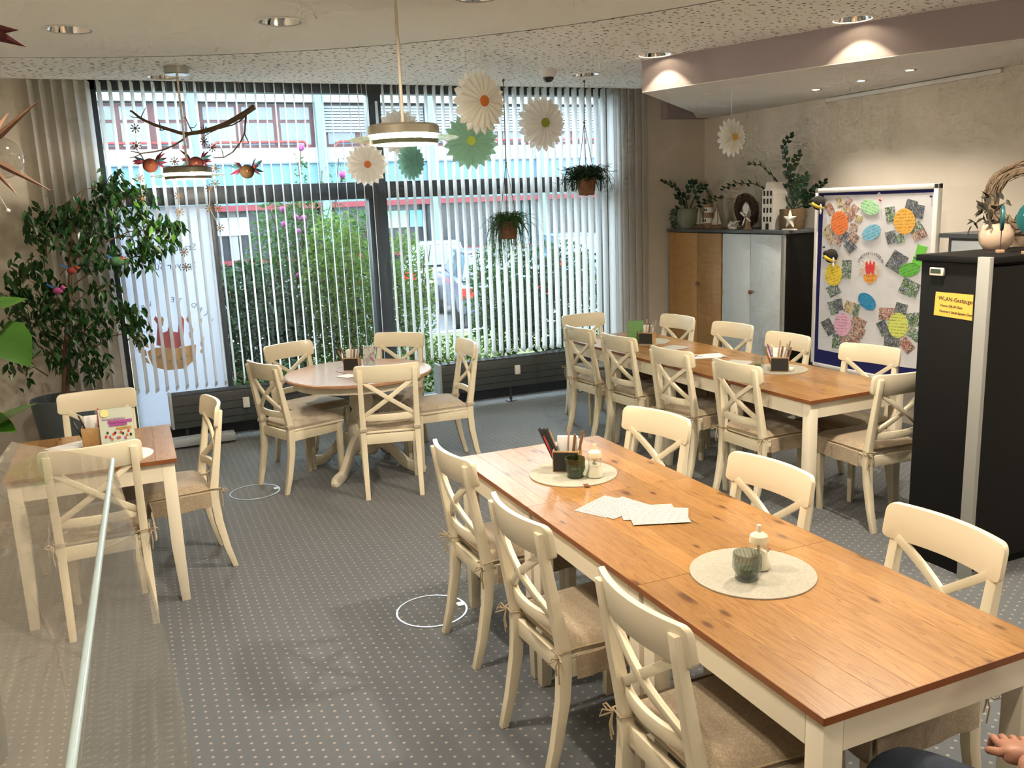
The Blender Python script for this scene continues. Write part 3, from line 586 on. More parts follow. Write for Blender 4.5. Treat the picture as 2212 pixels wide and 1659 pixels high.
# ================================================================== CHAIRS
def rect(x, y, z, w, d): return [(x-w/2, y-d/2, z), (x+w/2, y-d/2, z), (x+w/2, y+d/2, z), (x-w/2, y+d/2, z)]
LEAN = .165
def back_y(z): return -.192-(max(z, .44)-.44)*LEAN
def strip_x(x0, x1, n, yf, zt, zb, th):
    secs = []
    for i in range(n+1):
        x = x0+(x1-x0)*i/n; a, b = zb(x), zt(x)
        secs.append([(x, yf(x, a), a), (x, yf(x, b), b), (x, yf(x, b)-th, b), (x, yf(x, a)-th, a)])
    return B().loft(secs)
def make_chair(label, kind):
    t = thing('dining_chair', label, 'chair')
    for s in (-1, 1):
        B().loft([rect(s*.180, y, z, w, d) for y, z, w, d in [(-.268, 0, .032, .030), (-.235, .12, .034, .036), (-.205, .28, .037, .043), (-.196, .40, .038, .047), (-.198, .47, .038, .046), (back_y(.62)-.004, .62, .036, .038), (back_y(.80)-.006, .80, .034, .03), (back_y(.885)-.007, .885, .033, .024)]]).obj('leg', 'cream', t, bevel=.0035)
        B().loft([rect(s*.183, .187, 0, .029, .029), rect(s*.186, .19, .25, .036, .036), rect(s*.187, .19, .43, .042, .042)]).obj('leg', 'cream', t, bevel=.003)
    hw = .2165
    def edge(x): 
        d = hw-abs(x); r = .028
        return 0 if d >= r else r-math.sqrt(max(r*r-(r-d)**2, 0))
    yf = lambda x, z: back_y(z)+.028-.042*(1-(x/hw)**2)
    xs = [-hw, -hw+.003, -hw+.009, -hw+.018, -hw+.028]; st = xs+[-.16+.32*i/10 for i in range(11)]+[-x for x in xs[::-1]]
    secs = []
    for x in st:
        a, b = .795+edge(x)*.7, .912-edge(x); secs.append([(x, yf(x, a), a), (x, yf(x, b), b), (x, yf(x, b)-.021, b), (x, yf(x, a)-.021, a)])
    B().loft(secs).obj('top_rail', 'cream', t, bevel=.004)
    for k, s in enumerate((-1, 1)):
        secs = []
        for i in range(11):
            q = i/10; x = s*(-.168+.336*q); z = .805-.245*q; z -= .018*math.sin(math.pi*2*q)*0; y = back_y(z)+.006-.03*math.sin(math.pi*q)-k*.003
            dx, dz = s*.336, -.245; L_ = math.hypot(dx, dz); nx, nz = -dz/L_*.0135, dx/L_*.0135
            secs.append([(x-nx, y+.009, z-nz), (x+nx, y+.009, z+nz), (x+nx, y-.009, z+nz), (x-nx, y-.009, z-nz)])
        B().loft(secs).obj('cross_bar', 'cream', t, bevel=.002)
    strip_x(-.166, .166, 10, lambda x, z: back_y(.55)+.016-.034*(1-(x/.166)**2), lambda x: .572, lambda x: .528, .018).obj('lower_rail', 'cream', t, bevel=.003)
    B().prism([(-.196, -.175), (.196, -.175), (.217, .222), (-.217, .222)], .43, .449).obj('seat', 'cream', t, bevel=.006)
    for a, b in [((-.17, .176, .362), (.17, .198, .43)), ((-.165, -.205, .365), (.165, -.183, .43))]: B().mm(a, b).obj('apron', 'cream', t, bevel=.002)
    for s in (-1, 1): B().mm((s*.176, -.18, .365), (s*.196, .175, .43)).obj('apron', 'cream', t, bevel=.002)
    # cushion
    n = 14; top = []; bot = []
    for j in range(n+1):
        for i in range(n+1):
            u, v = -1+2*i/n, -1+2*j/n; hwx = .205+.012*v; x, y = u*hwx, .02+v*(.205 if kind == 'A' else .195)
            e = (1-abs(u)**7)*(1-abs(v)**7); h = (.032 if kind == 'A' else .034)*e**.5
            if kind == 'B':
                for px_, py_ in ((0, 0), (.55, .5), (-.55, .5), (.55, -.5), (-.55, -.5)): h -= .016*math.exp(-((u-px_)**2+(v-py_)**2)/.02)
            top.append((x, y, .463+h)); bot.append((x, y, .4505))
    N_ = n+1; fs = []
    for j in range(n):
        for i in range(n): a = j*N_+i; fs += [(a, a+1, a+1+N_, a+N_)]
    o = N_*N_; fs += [tuple(q+o for q in f[::-1]) for f in fs[:]]
    rim = [i for i in range(n)]+[n+j*N_ for j in range(n)]+[n*N_+n-i for i in range(n)]+[(n-j)*N_ for j in range(n)]
    fs += [(rim[k], rim[(k+1) % len(rim)], rim[(k+1) % len(rim)]+o, rim[k]+o) for k in range(len(rim))]
    cu = B().add(top+bot, fs).obj('seat_cushion', 'dam' if kind == 'A' else 'tuft', t, smooth=True)
    loop = [(x, y, z+.0015) for x, y, z in (top[k] for k in rim)]
    B().tube(loop, .0035, 5, closed=True).obj('piping', 'tie' if kind == 'A' else 'tuft', cu)
    if kind == 'A':
        for s in (-1, 1):
            pts = [(s*(.2225+.001*i+.003*math.sin(i*1.3)), -.172+.0393*i) for i in range(11)]
            secs = [[(x, y, .462), (x+s*.006, y, .458), (x+s*.008+s*.003*math.sin(i*2), y, .375+.004*math.sin(i)), (x+s*.003, y, .375+.004*math.sin(i))] for i, (x, y) in enumerate(pts)]
            B().loft(secs).obj('skirt', 'dam', cu, smooth=True)
        secs = [[(x, .2265, .462), (x, .2325, .458), (x, .236+.003*math.sin(i*2), .375), (x, .230, .375)] for i, x in enumerate([-.222+.0444*i for i in range(11)])]
        B().loft(secs).obj('skirt', 'dam', cu, smooth=True)
        for s in (-1, 1):
            x0 = s*.180; r_ = .0035
            ringp = [(x0+dx*.025, -.198+dy*.03, .452+.006*k) for k, (dx, dy) in enumerate([(-s, .9), (-s, -1), (s, -1), (s, .9)])]
            tb = B().tube(ringp, r_, 5)
            kx, ky = x0+s*.026, -.226
            tb.tube([(kx, ky, .452), (kx+s*.02, ky-.01, .47), (kx+s*.036, ky-.012, .458), (kx+s*.02, ky-.006, .446), (kx, ky, .452)], r_*.8, 5); tb.tube([(kx, ky, .452), (kx+s*.008, ky-.03, .462), (kx+s*.004, ky-.042, .446), (kx, ky, .450)], r_*.8, 5)
            tb.tube([(kx, ky, .452), (kx+s*.006, ky-.008, .41), (kx+s*.002, ky-.004, .36)], r_*.8, 5); tb.tube([(kx, ky, .452), (kx-s*.008, ky-.01, .42), (kx-s*.012, ky-.006, .385)], r_*.8, 5)
            tb.obj('tie', 'tie', cu, smooth=True)
    else:
        for s in (-1, 1): B().loft([rect(s*.180, -.198, .455, .05, .058), rect(s*.180, -.2, .480, .05, .058)]).obj('strap', 'tuft', cu, bevel=.004)
    return t
chA = make_chair('x', 'A'); chB = make_chair('x', 'B'); used = {'A': 0, 'B': 0}
RAIL = -.2655        # where the rail top's front sits in the chair's own frame
def chair(kind, rx, ry, face, label, group):
    """rail centre (rx, ry) and facing direction"""
    d = Vector((face[0], face[1])).normalized(); o = (chA if kind == 'A' else chB)
    if used[kind]: o = copy_tree(o)
    used[kind] = 1
    p = Vector((rx, ry)) - d*RAIL; o.location = (p.x, p.y, 0); o.rotation_euler = (0, 0, math.atan2(d.y, d.x)-math.pi/2)
    o['label'] = label; o['category'] = 'chair'; o['group'] = group; return o
g = 'cream cross-back chairs at the front table row'
chair('A', 1.135, 3.352, (1, .03), 'cream cross-back chair on aisle side of front row, nearest the round table', g)
chair('A', 1.085, 2.555, (1, .03), 'cream cross-back chair on aisle side of front row, middle of three', g)
chair('A', 1.095, 1.805, (1, .0), 'cream cross-back chair on aisle side of front row, nearest the camera', g)
chair('A', 2.215, 3.44, (-1, -.22), 'cream cross-back chair on far side of front row, facing the sugar dispenser and pen box', g)
chair('A', 2.135, 2.53, (-1, -.08), 'cream cross-back chair on far side of front row, middle, facing the menu sheets', g)
chair('A', 2.185, 1.795, (-1, .02), 'cream cross-back chair on far side of front row, before the dark shelf cabinet', g)
g = 'cream cross-back chairs at the back table row'
for (x, y), f, l in zip([(3.255, 6.23), (3.285, 5.66), (3.265, 4.925), (3.305, 4.28)], [(1, .08), (1, .1), (1, .12), (1, .06)], ['first from the window', 'second from the window', 'third from the window', 'nearest the front table']):
    chair('A', x, y, f, 'cream cross-back chair on aisle side of back row, '+l, g)
for (x, y), f, l in zip([(4.27, 6.30), (4.33, 5.625), (4.295, 4.94), (4.36, 4.24)], [(-1, -.1), (-1, -.14), (-1, -.05), (-1, -.22)], ['before the wooden cupboard doors', 'before the white cupboard doors', 'before the black cupboard side', 'before the blue pinboard']):
    chair('A', x, y, f, 'cream cross-back chair on far side of back row, '+l, g)
chair('A', 3.68, 6.955, (0.02, -1), 'cream cross-back chair at window end of the back table row', g)
chair('A', 3.862, 3.495, (.06, 1), 'cream cross-back chair at near end of back row, half behind the dark shelf cabinet', g)
g = 'cream cross-back chairs around the round table'
chair('B', 1.46, 5.50, (.089, .406), 'cream cross-back chair at round table with its back to the camera', g)
chair('B', .745, 6.10, (.36, .145), 'cream cross-back chair at left front of round table beside the floor ring', g)
chair('B', 1.05, 6.90, (.139, -.328), 'cream cross-back chair at left rear of round table by the radiator', g)
chair('B', 1.955, 6.885, (-.252, -.318), 'cream cross-back chair at rear of round table before the dark mullion', g)
chair('B', 2.262, 6.12, (-1, .04), 'cream cross-back chair at right of round table seen from the side', g)
g = 'cream cross-back chairs at the small left table'
chair('A', -.27, 5.68, (-.06, -1), 'cream cross-back chair behind small table, before the grey planter', g)
chair('A', .325, 5.0, (-1, -.1), 'cream cross-back chair at right side of small table beside the aisle', g)
chair('A', -.262, 4.275, (-.04, 1), 'cream cross-back chair in front of small table, behind the display hood', g)
chair('A', -.90, 4.86, (1, .05), 'cream cross-back chair at left side of small table, seen through the hood', g)

# ================================================================== FLOOR RINGS
for u, v, lab in [(551, 1063, 'thin metal floor-box ring beside the round table chair'), (933, 1320, 'thin metal floor-box ring beside the front row chairs')]:
    p = onZ(u, v, 0); t = thing('floor_box', lab, 'floor ring', p, 0, 'round carpeted floor boxes')
    B().lathe([(.163, .0), (.163, .004), (.172, .004), (.172, 0)], 48, cap=False).obj('ring', 'metal', t); B().lathe([(0, .0015), (.162, .0015), (.162, 0)], 40, cap=False).obj('lid', 'carpet', t)
    B().mm((.13, -.02, .0015), (.165, .02, .005)).obj('cable_flap', 'metal', t)

# ================================================================== CUPBOARD ROW
M['cw'] = pine('beech_door', (.47, .26, .085), (.40, .20, .06), False, .45, .35); M['doorw'] = mat('white_door', (.60, .65, .68), .4); M['knob'] = mat('wood_knob', (.16, .085, .05), .45)
CXF, CY0, CY1, CZ = 5.255, 6.165, 7.93, 1.555
def knob(parent, x, y, z): B().lathe([(0, 0), (.011, 0), (.011, .012), (.019, .018), (.019, .032), (0, .034)], 14, cap=False).obj('knob', 'knob', parent, (x, y, z), (0, -math.pi/2, 0), smooth=True)
def cupboard(y0, y1, m, lab, kz, filler=0, kside=0):
    t = thing('cupboard', lab, 'cupboard', (CXF, y0, 0)); W = y1-y0
    B().mm((.02, 0, .06), (.44, W, CZ)).obj('body', 'black', t); B().mm((.03, .01, 0), (.42, W-.01, .06)).obj('plinth', 'black', t)
    a0, a1 = .012, W-.004-filler
    if filler: B().mm((0, W-filler, .07), (.018, W-.004, CZ-.008)).obj('filler_panel', m, t)
    mid = (a0+a1)/2
    for k, (a, b) in enumerate(((a0, mid-.002), (mid+.002, a1))):
        dd = B().mm((-.001, a, .07), (.018, b, CZ-.008)).obj('door', m, t, bevel=.0015)
        if k == 0: knob(dd, -.001, b-.03, kz)
    return t
YM = onX(1560, 560, CXF).y
cupboard(YM+.003, CY1, 'cw', 'cupboard with beech wood doors in the corner by the blinds', 1.045, .10)
c_ = cupboard(CY0, YM-.003, 'doorw', 'cupboard with white doors next to the black side panel', 1.02)
B().mm((-.004, -.026, 0), (.02, 0, CZ)).obj('edge_trim', 'grey', c_); B().mm((.02, -.03, 0), (.45, 0, CZ)).obj('side_panel', 'black', c_)
tag(B().mm((CXF-.022, CY0-.045, CZ), (5.715, CY1+.01, CZ+.03)).obj('worktop', 'graytop', bevel=.003), 'dark grey top board across the beech and white cupboards', 'worktop')
CT = CZ+.03
# the low cupboard behind the pinboard
t = thing('cupboard', 'white-doored cupboard behind the dark shelf cabinet, right of the pinboard', 'cupboard', (CXF, 3.0, 0))
B().mm((.02, 0, 0), (.44, 1.47, CZ)).obj('body', 'graytop', t); B().mm((-.02, -.02, CZ), (.46, 1.52, CZ+.03)).obj('top_board', 'graytop', t)
for a, b in ((.03, .71), (.72, 1.43)): B().mm((0, a, .06), (.02, b, CZ-.02)).obj('door', 'doorw', t, bevel=.0015)
# dark shelf cabinet in the right foreground
KX, KY0, KY1, KZ = 3.605, 2.83, 3.215, 1.58
kb = thing('shelf_cabinet', 'tall dark cabinet with grey edge strip, bearing the yellow note', 'cabinet', (KX, KY0, 0))
B().mm((.012, .055, 0), (1.30, KY1-KY0, KZ-.03)).obj('side_body', 'black', kb, bevel=.002); B().mm((-.012, -.012, KZ-.03), (1.32, KY1-KY0+.015, KZ)).obj('top_board', 'black', kb, bevel=.002)
B().mm((-.014, -.015, 0), (.012, .05, KZ+.0005)).obj('edge_strip', 'grey', kb, bevel=.002)
B().mm((.03, .02, .06), (.66, .055, KZ-.05)).obj('door', 'black', kb); B().mm((.67, .02, .06), (1.29, .055, KZ-.05)).obj('door', 'black', kb)
th = thing('thermometer', 'small cream digital thermometer on the dark cabinet side', 'thermometer', (KX+.012, 0, 0))
a = onX(2014, 577, KX+.012); b = onX(2042, 596, KX+.012)
B().mm((-.018, b.y, b.z), (0, a.y, a.z)).obj('case', 'white_lac', th, bevel=.003); B().mm((-.0195, b.y+.012, b.z+.012), (-.017, a.y-.006, a.z-.006)).obj('display', mat('lcd', (.05, .07, .05), .2), th)
# note
M['note'] = mat('yellow_card', (.78, .47, .08), .7); M['ink'] = mat('ink', (.03, .03, .035), .6)
c4 = [onX(u, v, KX+.0115) for u, v in ((2022, 630), (2103, 637), (2100, 693), (2017, 680))]
n_ = thing('wifi_note', 'yellow handwritten card on the dark cabinet side', 'note', (KX+.0115, 0, 0))
B().add([(0, p.y, p.z) for p in c4]+[(-.001, p.y, p.z) for p in c4], [(0, 1, 2, 3), (7, 6, 5, 4)]+[(i, i+4, (i+1) % 4+4, (i+1) % 4) for i in range(4)]).obj('card', 'note', n_)
def side_text(txt, u, v, size, parent, x, m='ink', rz=-90, roll=0):
    p = onX(u, v, x); o = link('lettering', text_mesh(txt, size, m), parent, (p.x-parent.location.x, p.y-parent.location.y, p.z-parent.location.z)); o.rotation_euler = (math.radians(90), roll, math.radians(rz)); return o
side_text('WLAN-Gastzugang', 2027, 647, .027, n_, KX+.0098, roll=math.radians(2)); side_text('Name: OB-SP-Gast', 2031, 661, .016, n_, KX+.0098, roll=math.radians(2)); side_text('Passwort: Stadt-Speyer-Gast', 2029, 673, .016, n_, KX+.0098, roll=math.radians(2))

# ================================================================== PINBOARD
PX = 5.25
pb = lambda a, b: onX(1740+a/3.771, 380+b/3.771, PX)
TL, TR, BL = onX(1763, 408, PX), onX(2030, 395, PX), onX(1757, 786, PX)
pbd = thing('pinboard', 'blue pinboard in white frame covered by a large white poster', 'pinboard', (PX, 0, 0))
y0_, y1_, z0_, z1_ = TR.y, TL.y, .455, 1.93
M['navy'] = mat('navy_felt', (.006, .008, .105), .9)
B().mm((0.004, y0_+.03, z0_+.03), (.03, y1_-.03, z1_-.03)).obj('felt', 'navy', pbd)
for a, b in (((-.008, y0_, z0_), (.035, y0_+.04, z1_)), ((-.008, y1_-.032, z0_), (.035, y1_, z1_)), ((-.008, y0_, z1_-.038), (.035, y1_, z1_)), ((-.008, y0_, z0_), (.035, y1_, z0_+.03))): B().mm(a, b).obj('frame', 'white', pbd, bevel=.004)
for yy in (y0_+.12, y1_-.12): B().mm((-.25, yy-.015, 0), (.3, yy+.015, .03)).obj('foot', 'white', pbd); B().mm((.035, yy-.015, .03), (.06, yy+.015, 1.2)).obj('post', 'white', pbd)
po = thing('poster', 'large white paper poster with photos and coloured ovals on the pinboard', 'poster', (PX, 0, 0))
def flat(nm, pts, m, x0, parent, th=.0012):
    P = [pb(a, b) for a, b in pts]; n = len(P)
    return B().add([(x0, p.y, p.z) for p in P]+[(x0-th, p.y, p.z) for p in P], [tuple(range(n)), tuple(range(n, 2*n))[::-1]]+[(i, (i+1) % n, n+(i+1) % n, n+i) for i in range(n)]).obj(nm, m, parent)
flat('sheet', [(147, 160), (580, 150), (598, 130), (612, 148), (1050, 133), (1040, 500), (1018, 900), (965, 1580), (700, 1545), (295, 1450), (100, 1410), (110, 1000), (128, 640)], mat('poster_paper', (.70, .70, .74), .7, bump=.3, bscale=6), .003, po)
pcols = [((.35, .20, .12), (.55, .45, .38), (.12, .10, .10), (.45, .12, .12), (.62, .55, .48)), ((.10, .22, .08), (.30, .42, .20), (.10, .14, .25), (.55, .55, .52), (.05, .06, .06)), ((.50, .42, .10), (.58, .50, .38), (.20, .12, .08), (.45, .30, .25), (.65, .6, .5)), ((.05, .06, .07), (.12, .14, .12), (.35, .38, .36), (.06, .08, .18), (.2, .2, .2))]
PM = [photo_mat('photo_%d' % i, c, 130) for i, c in enumerate(pcols)]
PHN = []
def ph(cx, cy_, w, h, a, m): 
    a = math.radians(a); ca, sa = math.cos(a), math.sin(a)
    flat('photo', [(cx+x*ca-y*sa, cy_+x*sa+y*ca) for x, y in ((-w/2, -h/2), (w/2, -h/2), (w/2, h/2), (-w/2, h/2))], PM[m], .0016-.0001*len(PHN), po); PHN.append(1)
for q in [(200, 270, 60, 95, -25, 0), (275, 215, 45, 75, -10, 2), (345, 215, 50, 75, 30, 0), (390, 275, 60, 85, 40, 0), (325, 275, 60, 70, 40, 2), (365, 330, 55, 70, 35, 0), (432, 350, 60, 55, 15, 2), (392, 420, 65, 65, 15, 0), (190, 445, 70, 100, 35, 2), (215, 510, 75, 95, -35, 2), (275, 530, 40, 85, 10, 0), (330, 500, 60, 85, 30, 3), (385, 510, 80, 90, 35, 0), (365, 575, 80, 85, -38, 3),
          (693, 312, 80, 120, -8, 1), (862, 240, 90, 90, 15, 3), (920, 290, 85, 110, 10, 3), (900, 425, 115, 75, -35, 1), (930, 480, 115, 70, -25, 0), (700, 500, 85, 100, -15, 3), (770, 510, 70, 70, -15, 1),
          (335, 760, 76, 150, 3, 1), (230, 930, 100, 90, -28, 1), (745, 700, 130, 155, 32, 3), (848, 915, 150, 130, 25, 1),
          (225, 1075, 65, 110, -15, 1), (270, 1050, 65, 95, -10, 3), (360, 1070, 85, 95, 18, 2), (415, 1090, 45, 95, 12, 1), (190, 1230, 80, 130, -30, 3), (430, 1195, 120, 85, 28, 0), (425, 1270, 110, 85, 25, 0), (260, 1345, 80, 115, 3, 1), (370, 1325, 150, 95, 15, 0),
          (665, 1125, 130, 100, 3, 0), (780, 1080, 95, 85, 15, 3), (880, 1170, 110, 110, -5, 1), (635, 1240, 75, 120, -25, 3), (705, 1335, 125, 105, 3, 3), (890, 1290, 110, 85, 35, 1), (825, 1380, 85, 120, -40, 0)]: ph(*q)
for i, (cx, cy_, rx, ry, a, c) in enumerate([(280, 385, 70, 98, 0, (.85, .22, .05)), (528, 256, 78, 58, 25, (.42, .75, .42)), (541, 461, 82, 58, -35, (.22, .55, .75)), (810, 370, 88, 106, 0, (.85, .46, .08)), (230, 803, 68, 93, 0, (.90, .68, .05)), (848, 765, 88, 56, -12, (.13, .48, .06)), (503, 1023, 84, 56, 45, (.03, .28, .55)), (304, 1210, 71, 95, 0, (.80, .45, .60)), (757, 1217, 82, 103, 0, (.66, .72, .16))]):
    flat('oval', ell(cx, cy_, rx, ry, 32, math.radians(a)), printed('oval_print_%d' % i, c, tuple(x*.45 for x in c), 42, .5, 2, .35 if i in (0, 2, 4, 5) else -.3 if i in (1, 6) else .05), -.0032, po)
M['vest'] = mat('vest_green', (.16, .62, .06), .6)
flat('vest_cutout', [(920, 552), (950, 570), (1000, 578), (975, 640), (968, 700), (948, 738), (870, 700), (895, 650)], 'vest', -.0046, po); flat('vest_band', [(888, 655), (972, 690), (968, 705), (882, 668)], mat('vest_grey', (.05, .22, .1), .6), -.006, po)
# emblem
M['em_r'] = mat('emblem_red', (.72, .05, .05), .6); M['em_o'] = mat('emblem_orange', (.85, .36, .05), .6); M['em_y'] = mat('emblem_yellow', (.85, .60, .22), .6)
flat('emblem_castle', [(490, 780), (490, 705), (498, 695), (505, 705), (506, 720), (518, 722), (528, 680), (540, 722), (550, 720), (552, 705), (560, 695), (566, 705), (556, 800), (540, 800), (536, 785), (526, 785), (520, 802), (498, 800)], 'em_r', .0005, po)
flat('emblem_bowl', [(468, 812), (500, 800), (556, 800), (585, 812), (575, 850), (525, 880), (480, 852)], 'em_o', .0005, po)
for k in range(15):
    a = math.radians(188-14*k*1.02); r0, r1 = (62, 92) if k % 2 else (50, 100); cx, cy_ = 525, 790
    if 60 < math.degrees(a) < 120: r1 = 108
    flat('emblem_ray', [(cx+r0*math.cos(a-.06), cy_-r0*math.sin(a-.06)), (cx+r1*math.cos(a), cy_-r1*math.sin(a)), (cx+r0*math.cos(a+.06), cy_-r0*math.sin(a+.06))], 'em_y' if k % 2 else 'em_o', .0012, po)
def arc_text(txt, cx, cy_, r, a0, a1, size, up=True):
    for i, ch in enumerate(txt):
        if ch == ' ': continue
        a = math.radians(a0+(a1-a0)*i/max(1, len(txt)-1)); p = pb(cx+r*math.cos(a), cy_-r*math.sin(a)); o = link('lettering', text_mesh(ch, size, 'ink', ext=.0004, align='CENTER'), po, (-.001, p.y, p.z))
        o.rotation_euler = Euler((math.radians(90), (math.pi/2-a)*.8 if up else (1.5*math.pi-a)*.8, math.radians(-90)))
arc_text('STADTTEILVEREIN', 530, 740, 98, 158, 22, .030); arc_text('SPEYER', 525, 760, 66, 230, 310, .021, False); arc_text('SÜD', 525, 782, 76, 255, 285, .019, False)
for a, b in ((612, 195), (1027, 166), (153, 580), (153, 665)):
    p = pb(a, b); tag(B().lathe([(0, 0), (.008, 0), (.004, .006), (.007, .014), (0, .015)], 10, cap=False).obj('push_pin', 'tail' if a == 612 else 'ink', None, (PX+.0018, p.y, p.z), (0, -math.pi/2, 0)), 'red push pin near the top middle of the poster' if a == 612 else {1027: 'small black push pin at the top right poster corner', 153: 'small black push pin at the left poster edge, %s of two' % ('upper' if b < 600 else 'lower')}[a], 'push pin', 'push pins in the poster')
M['beeb'] = mat('plush_black', (.012, .01, .008), .95); M['beey'] = mat('plush_yellow', (.75, .55, .06), .95)
for (a, b, lab) in ((150, 218, 'plush bumblebee pinned at the top left poster corner'), (252, 648, 'plush bumblebee pinned above the yellow oval')):
    p = pb(a, b); t = thing('plush_bee', lab, 'toy bee', (PX-.055, p.y, p.z), 0, 'plush bumblebees on the pinboard')
    B().ball((0, 0, 0), .055, 14, 10, (1, .9, 1.05)).obj('body', 'beeb', t, smooth=True); B().lathe([(.0535, -.03), (.059, -.02), (.058, -.01), (.0545, -.005)], 18, cap=False).obj('stripe', 'beey', t, (0, 0, 0), (.5, .2, 0), smooth=True)
    for s in (-1, 1): B().ball((-.02, -.045*1, -.05+.02*s), .022, 8, 6, (.25, .6, 1)).obj('wing', 'white', t, smooth=True)
    B().ball((-.035, .02, .02), .025, 10, 8).obj('head', 'beeb', t, smooth=True)

# ================================================================== PENDANT LAMPS
M['ribglass'] = mat('ribbed_glass', (.80, .72, .55), .3, emit=(1, .80, .45), es=.25, noise=.3, nscale=60)
def pendant(x, y, z, lab):
    t = thing('pendant_lamp', lab, 'lamp', (x, y, z), 0, 'round pendant lamps with glass discs')
    H = ZC-z
    B().lathe([(0, H), (.085, H), (.085, H-.045), (.078, H-.052), (0, H-.052)], 28, cap=False).obj('canopy', 'metal', t, smooth=True)
    B().lathe([(.0075, .04), (.0075, H-.05)], 10).obj('rod', 'white_lac', t)
    B().lathe([(0, .045), (.155, .045), (.165, .035), (.165, 0.0), (.155, 0), (.150, .03), (0, .035)], 48, cap=False).obj('housing', 'brass', t, smooth=True)
    B().lathe([(.150, -.001), (.157, -.013), (.142, -.013), (.134, -.001)], 48, cap=False).obj('light_ring', 'glowr', t, smooth=True)
    B().lathe([(.06, -.014), (.250, -.014), (.257, -.018), (.250, -.022), (.06, -.022)], 56, cap=False).obj('glass_disc', 'lampglass', t, smooth=True)
    B().lathe([(.152, -.0225), (.160, -.0225), (.156, -.042), (.148, -.042), (.152, -.0225)], 40, cap=False).obj('lower_ring', 'brass', t)
    B().lathe([(0, -.034), (.10, -.036), (.146, -.040), (.146, -.030), (0, -.026)], 40, cap=False).obj('diffuser', 'ribglass', t, smooth=True)
    lamp('pendant_light', 'POINT', P_PEND, (0, 0, -.10), t, .05)
p = onY(872, 292, 4.05); pendant(p.x, p.y, p.z, 'pendant lamp with glass disc hanging in front of the paper flowers')
p = onY(406, 374, 6.8); pendant(p.x, p.y, p.z, 'pendant lamp with glass disc below the hanging branch')

# ================================================================== PAPER FLOWERS
def paper_flower(u, v, y, r, nf, cm, pm, lab, yaw, pitch=0, tip=.35, hang=ZC, npet=18, cr=.16):
    p = onY(u, v, y); t = thing('paper_flower', lab, 'paper flower', p, 0, 'hanging folded paper daisies')
    t.rotation_euler = (0, 0, math.radians(yaw))
    # petals lie in the local XZ plane, front toward -Y
    def petal(R_, w, back, pointed):
        pts = []; n = 7; secs = []
        for i in range(n):
            q = i/(n-1); rr_ = r*cr*.5+(R_-r*cr*.5)*q
            hw_ = w*(.25+.75*q)*(1 if q < .75 else (math.sqrt(max(0, 1-((q-.75)/.25)**2))*(1-tip)+tip*(1-(q-.75)/.25) if not pointed else 1-(q-.75)/.25))
            dep = back+R_*.14*q*q; fold = hw_*.55
            secs.append([(-hw_, dep+fold, rr_), (0, dep, rr_), (hw_, dep+fold, rr_)])
        return B().add([p_ for s_ in secs for p_ in s_], [(3*i+k, 3*i+k+1, 3*i+k+4, 3*i+k+3) for i in range(n-1) for k in (0, 1)]).mesh('petal', pm)
    w = math.pi*r/npet*.98
    for layer, (R_, back, off) in enumerate(((r*.86, 0, 0), (r, .02, .5))):
        me = petal(R_, w*(1 if layer else .92), back, nf)
        for k in range(npet): link('petal', me, t, (0, 0, 0), (0, 2*math.pi*(k+off)/npet, 0))
    B().lathe([(0, .006), (r*cr, .004), (r*cr*1.02, 0), (r*cr, -.004), (0, -.004)], 24, cap=False).obj('disc', cm, t, (0, -.004, 0), (math.pi/2, 0, 0), smooth=True)
    B().tube([(0, .04, 0), (0, .04, hang-p.z)], .0012, 4).obj('thread', 'paper', t)
    return t
M['pw'] = translucent('white_tissue', (.86, .84, .80), .5); M['pw2'] = translucent('ivory_tissue', (.86, .83, .76), .5); M['pm'] = translucent('mint_tissue', (.36, .62, .48), .5); M['pm2'] = translucent('seafoam_tissue', (.28, .56, .50), .5)
M['cor'] = mat('orange_disc', (.50, .13, .02), .7); M['cgr'] = mat('green_disc', (.22, .27, .03), .7); M['cye'] = mat('ochre_disc', (.55, .30, .03), .7); M['cg2'] = mat('lime_disc', (.34, .46, .05), .7)
YAWF = -23
paper_flower(1046, 218, 5.3, .205, 0, 'cor', 'pw2', 'largest white paper daisy with orange-brown disc', YAWF+38)
paper_flower(1018, 304, 5.6, .19, 1, 'cg2', 'pm', 'large mint paper flower with pointed petals and lime disc', YAWF+5, npet=20)
paper_flower(1178, 265, 5.9, .205, 0, 'cgr', 'pw', 'white paper daisy with olive green disc', YAWF+30)
paper_flower(794, 355, 5.9, .145, 0, 'cor', 'pw', 'small white paper daisy with orange disc below the lamp', YAWF+18)
paper_flower(896, 349, 6.1, .135, 0, 'pm2', 'pm2', 'small seafoam paper flower beside the lamp', YAWF+50)
paper_flower(862, 284, 6.3, .165, 0, 'cor', 'pw', 'white paper daisy hidden behind the front pendant lamp', YAWF+5)
paper_flower(1588, 296, 5.75, .155, 1, 'cye', 'pw2', 'white paper daisy with ochre disc hanging below the white soffit', YAWF+30, hang=2.70, npet=16)

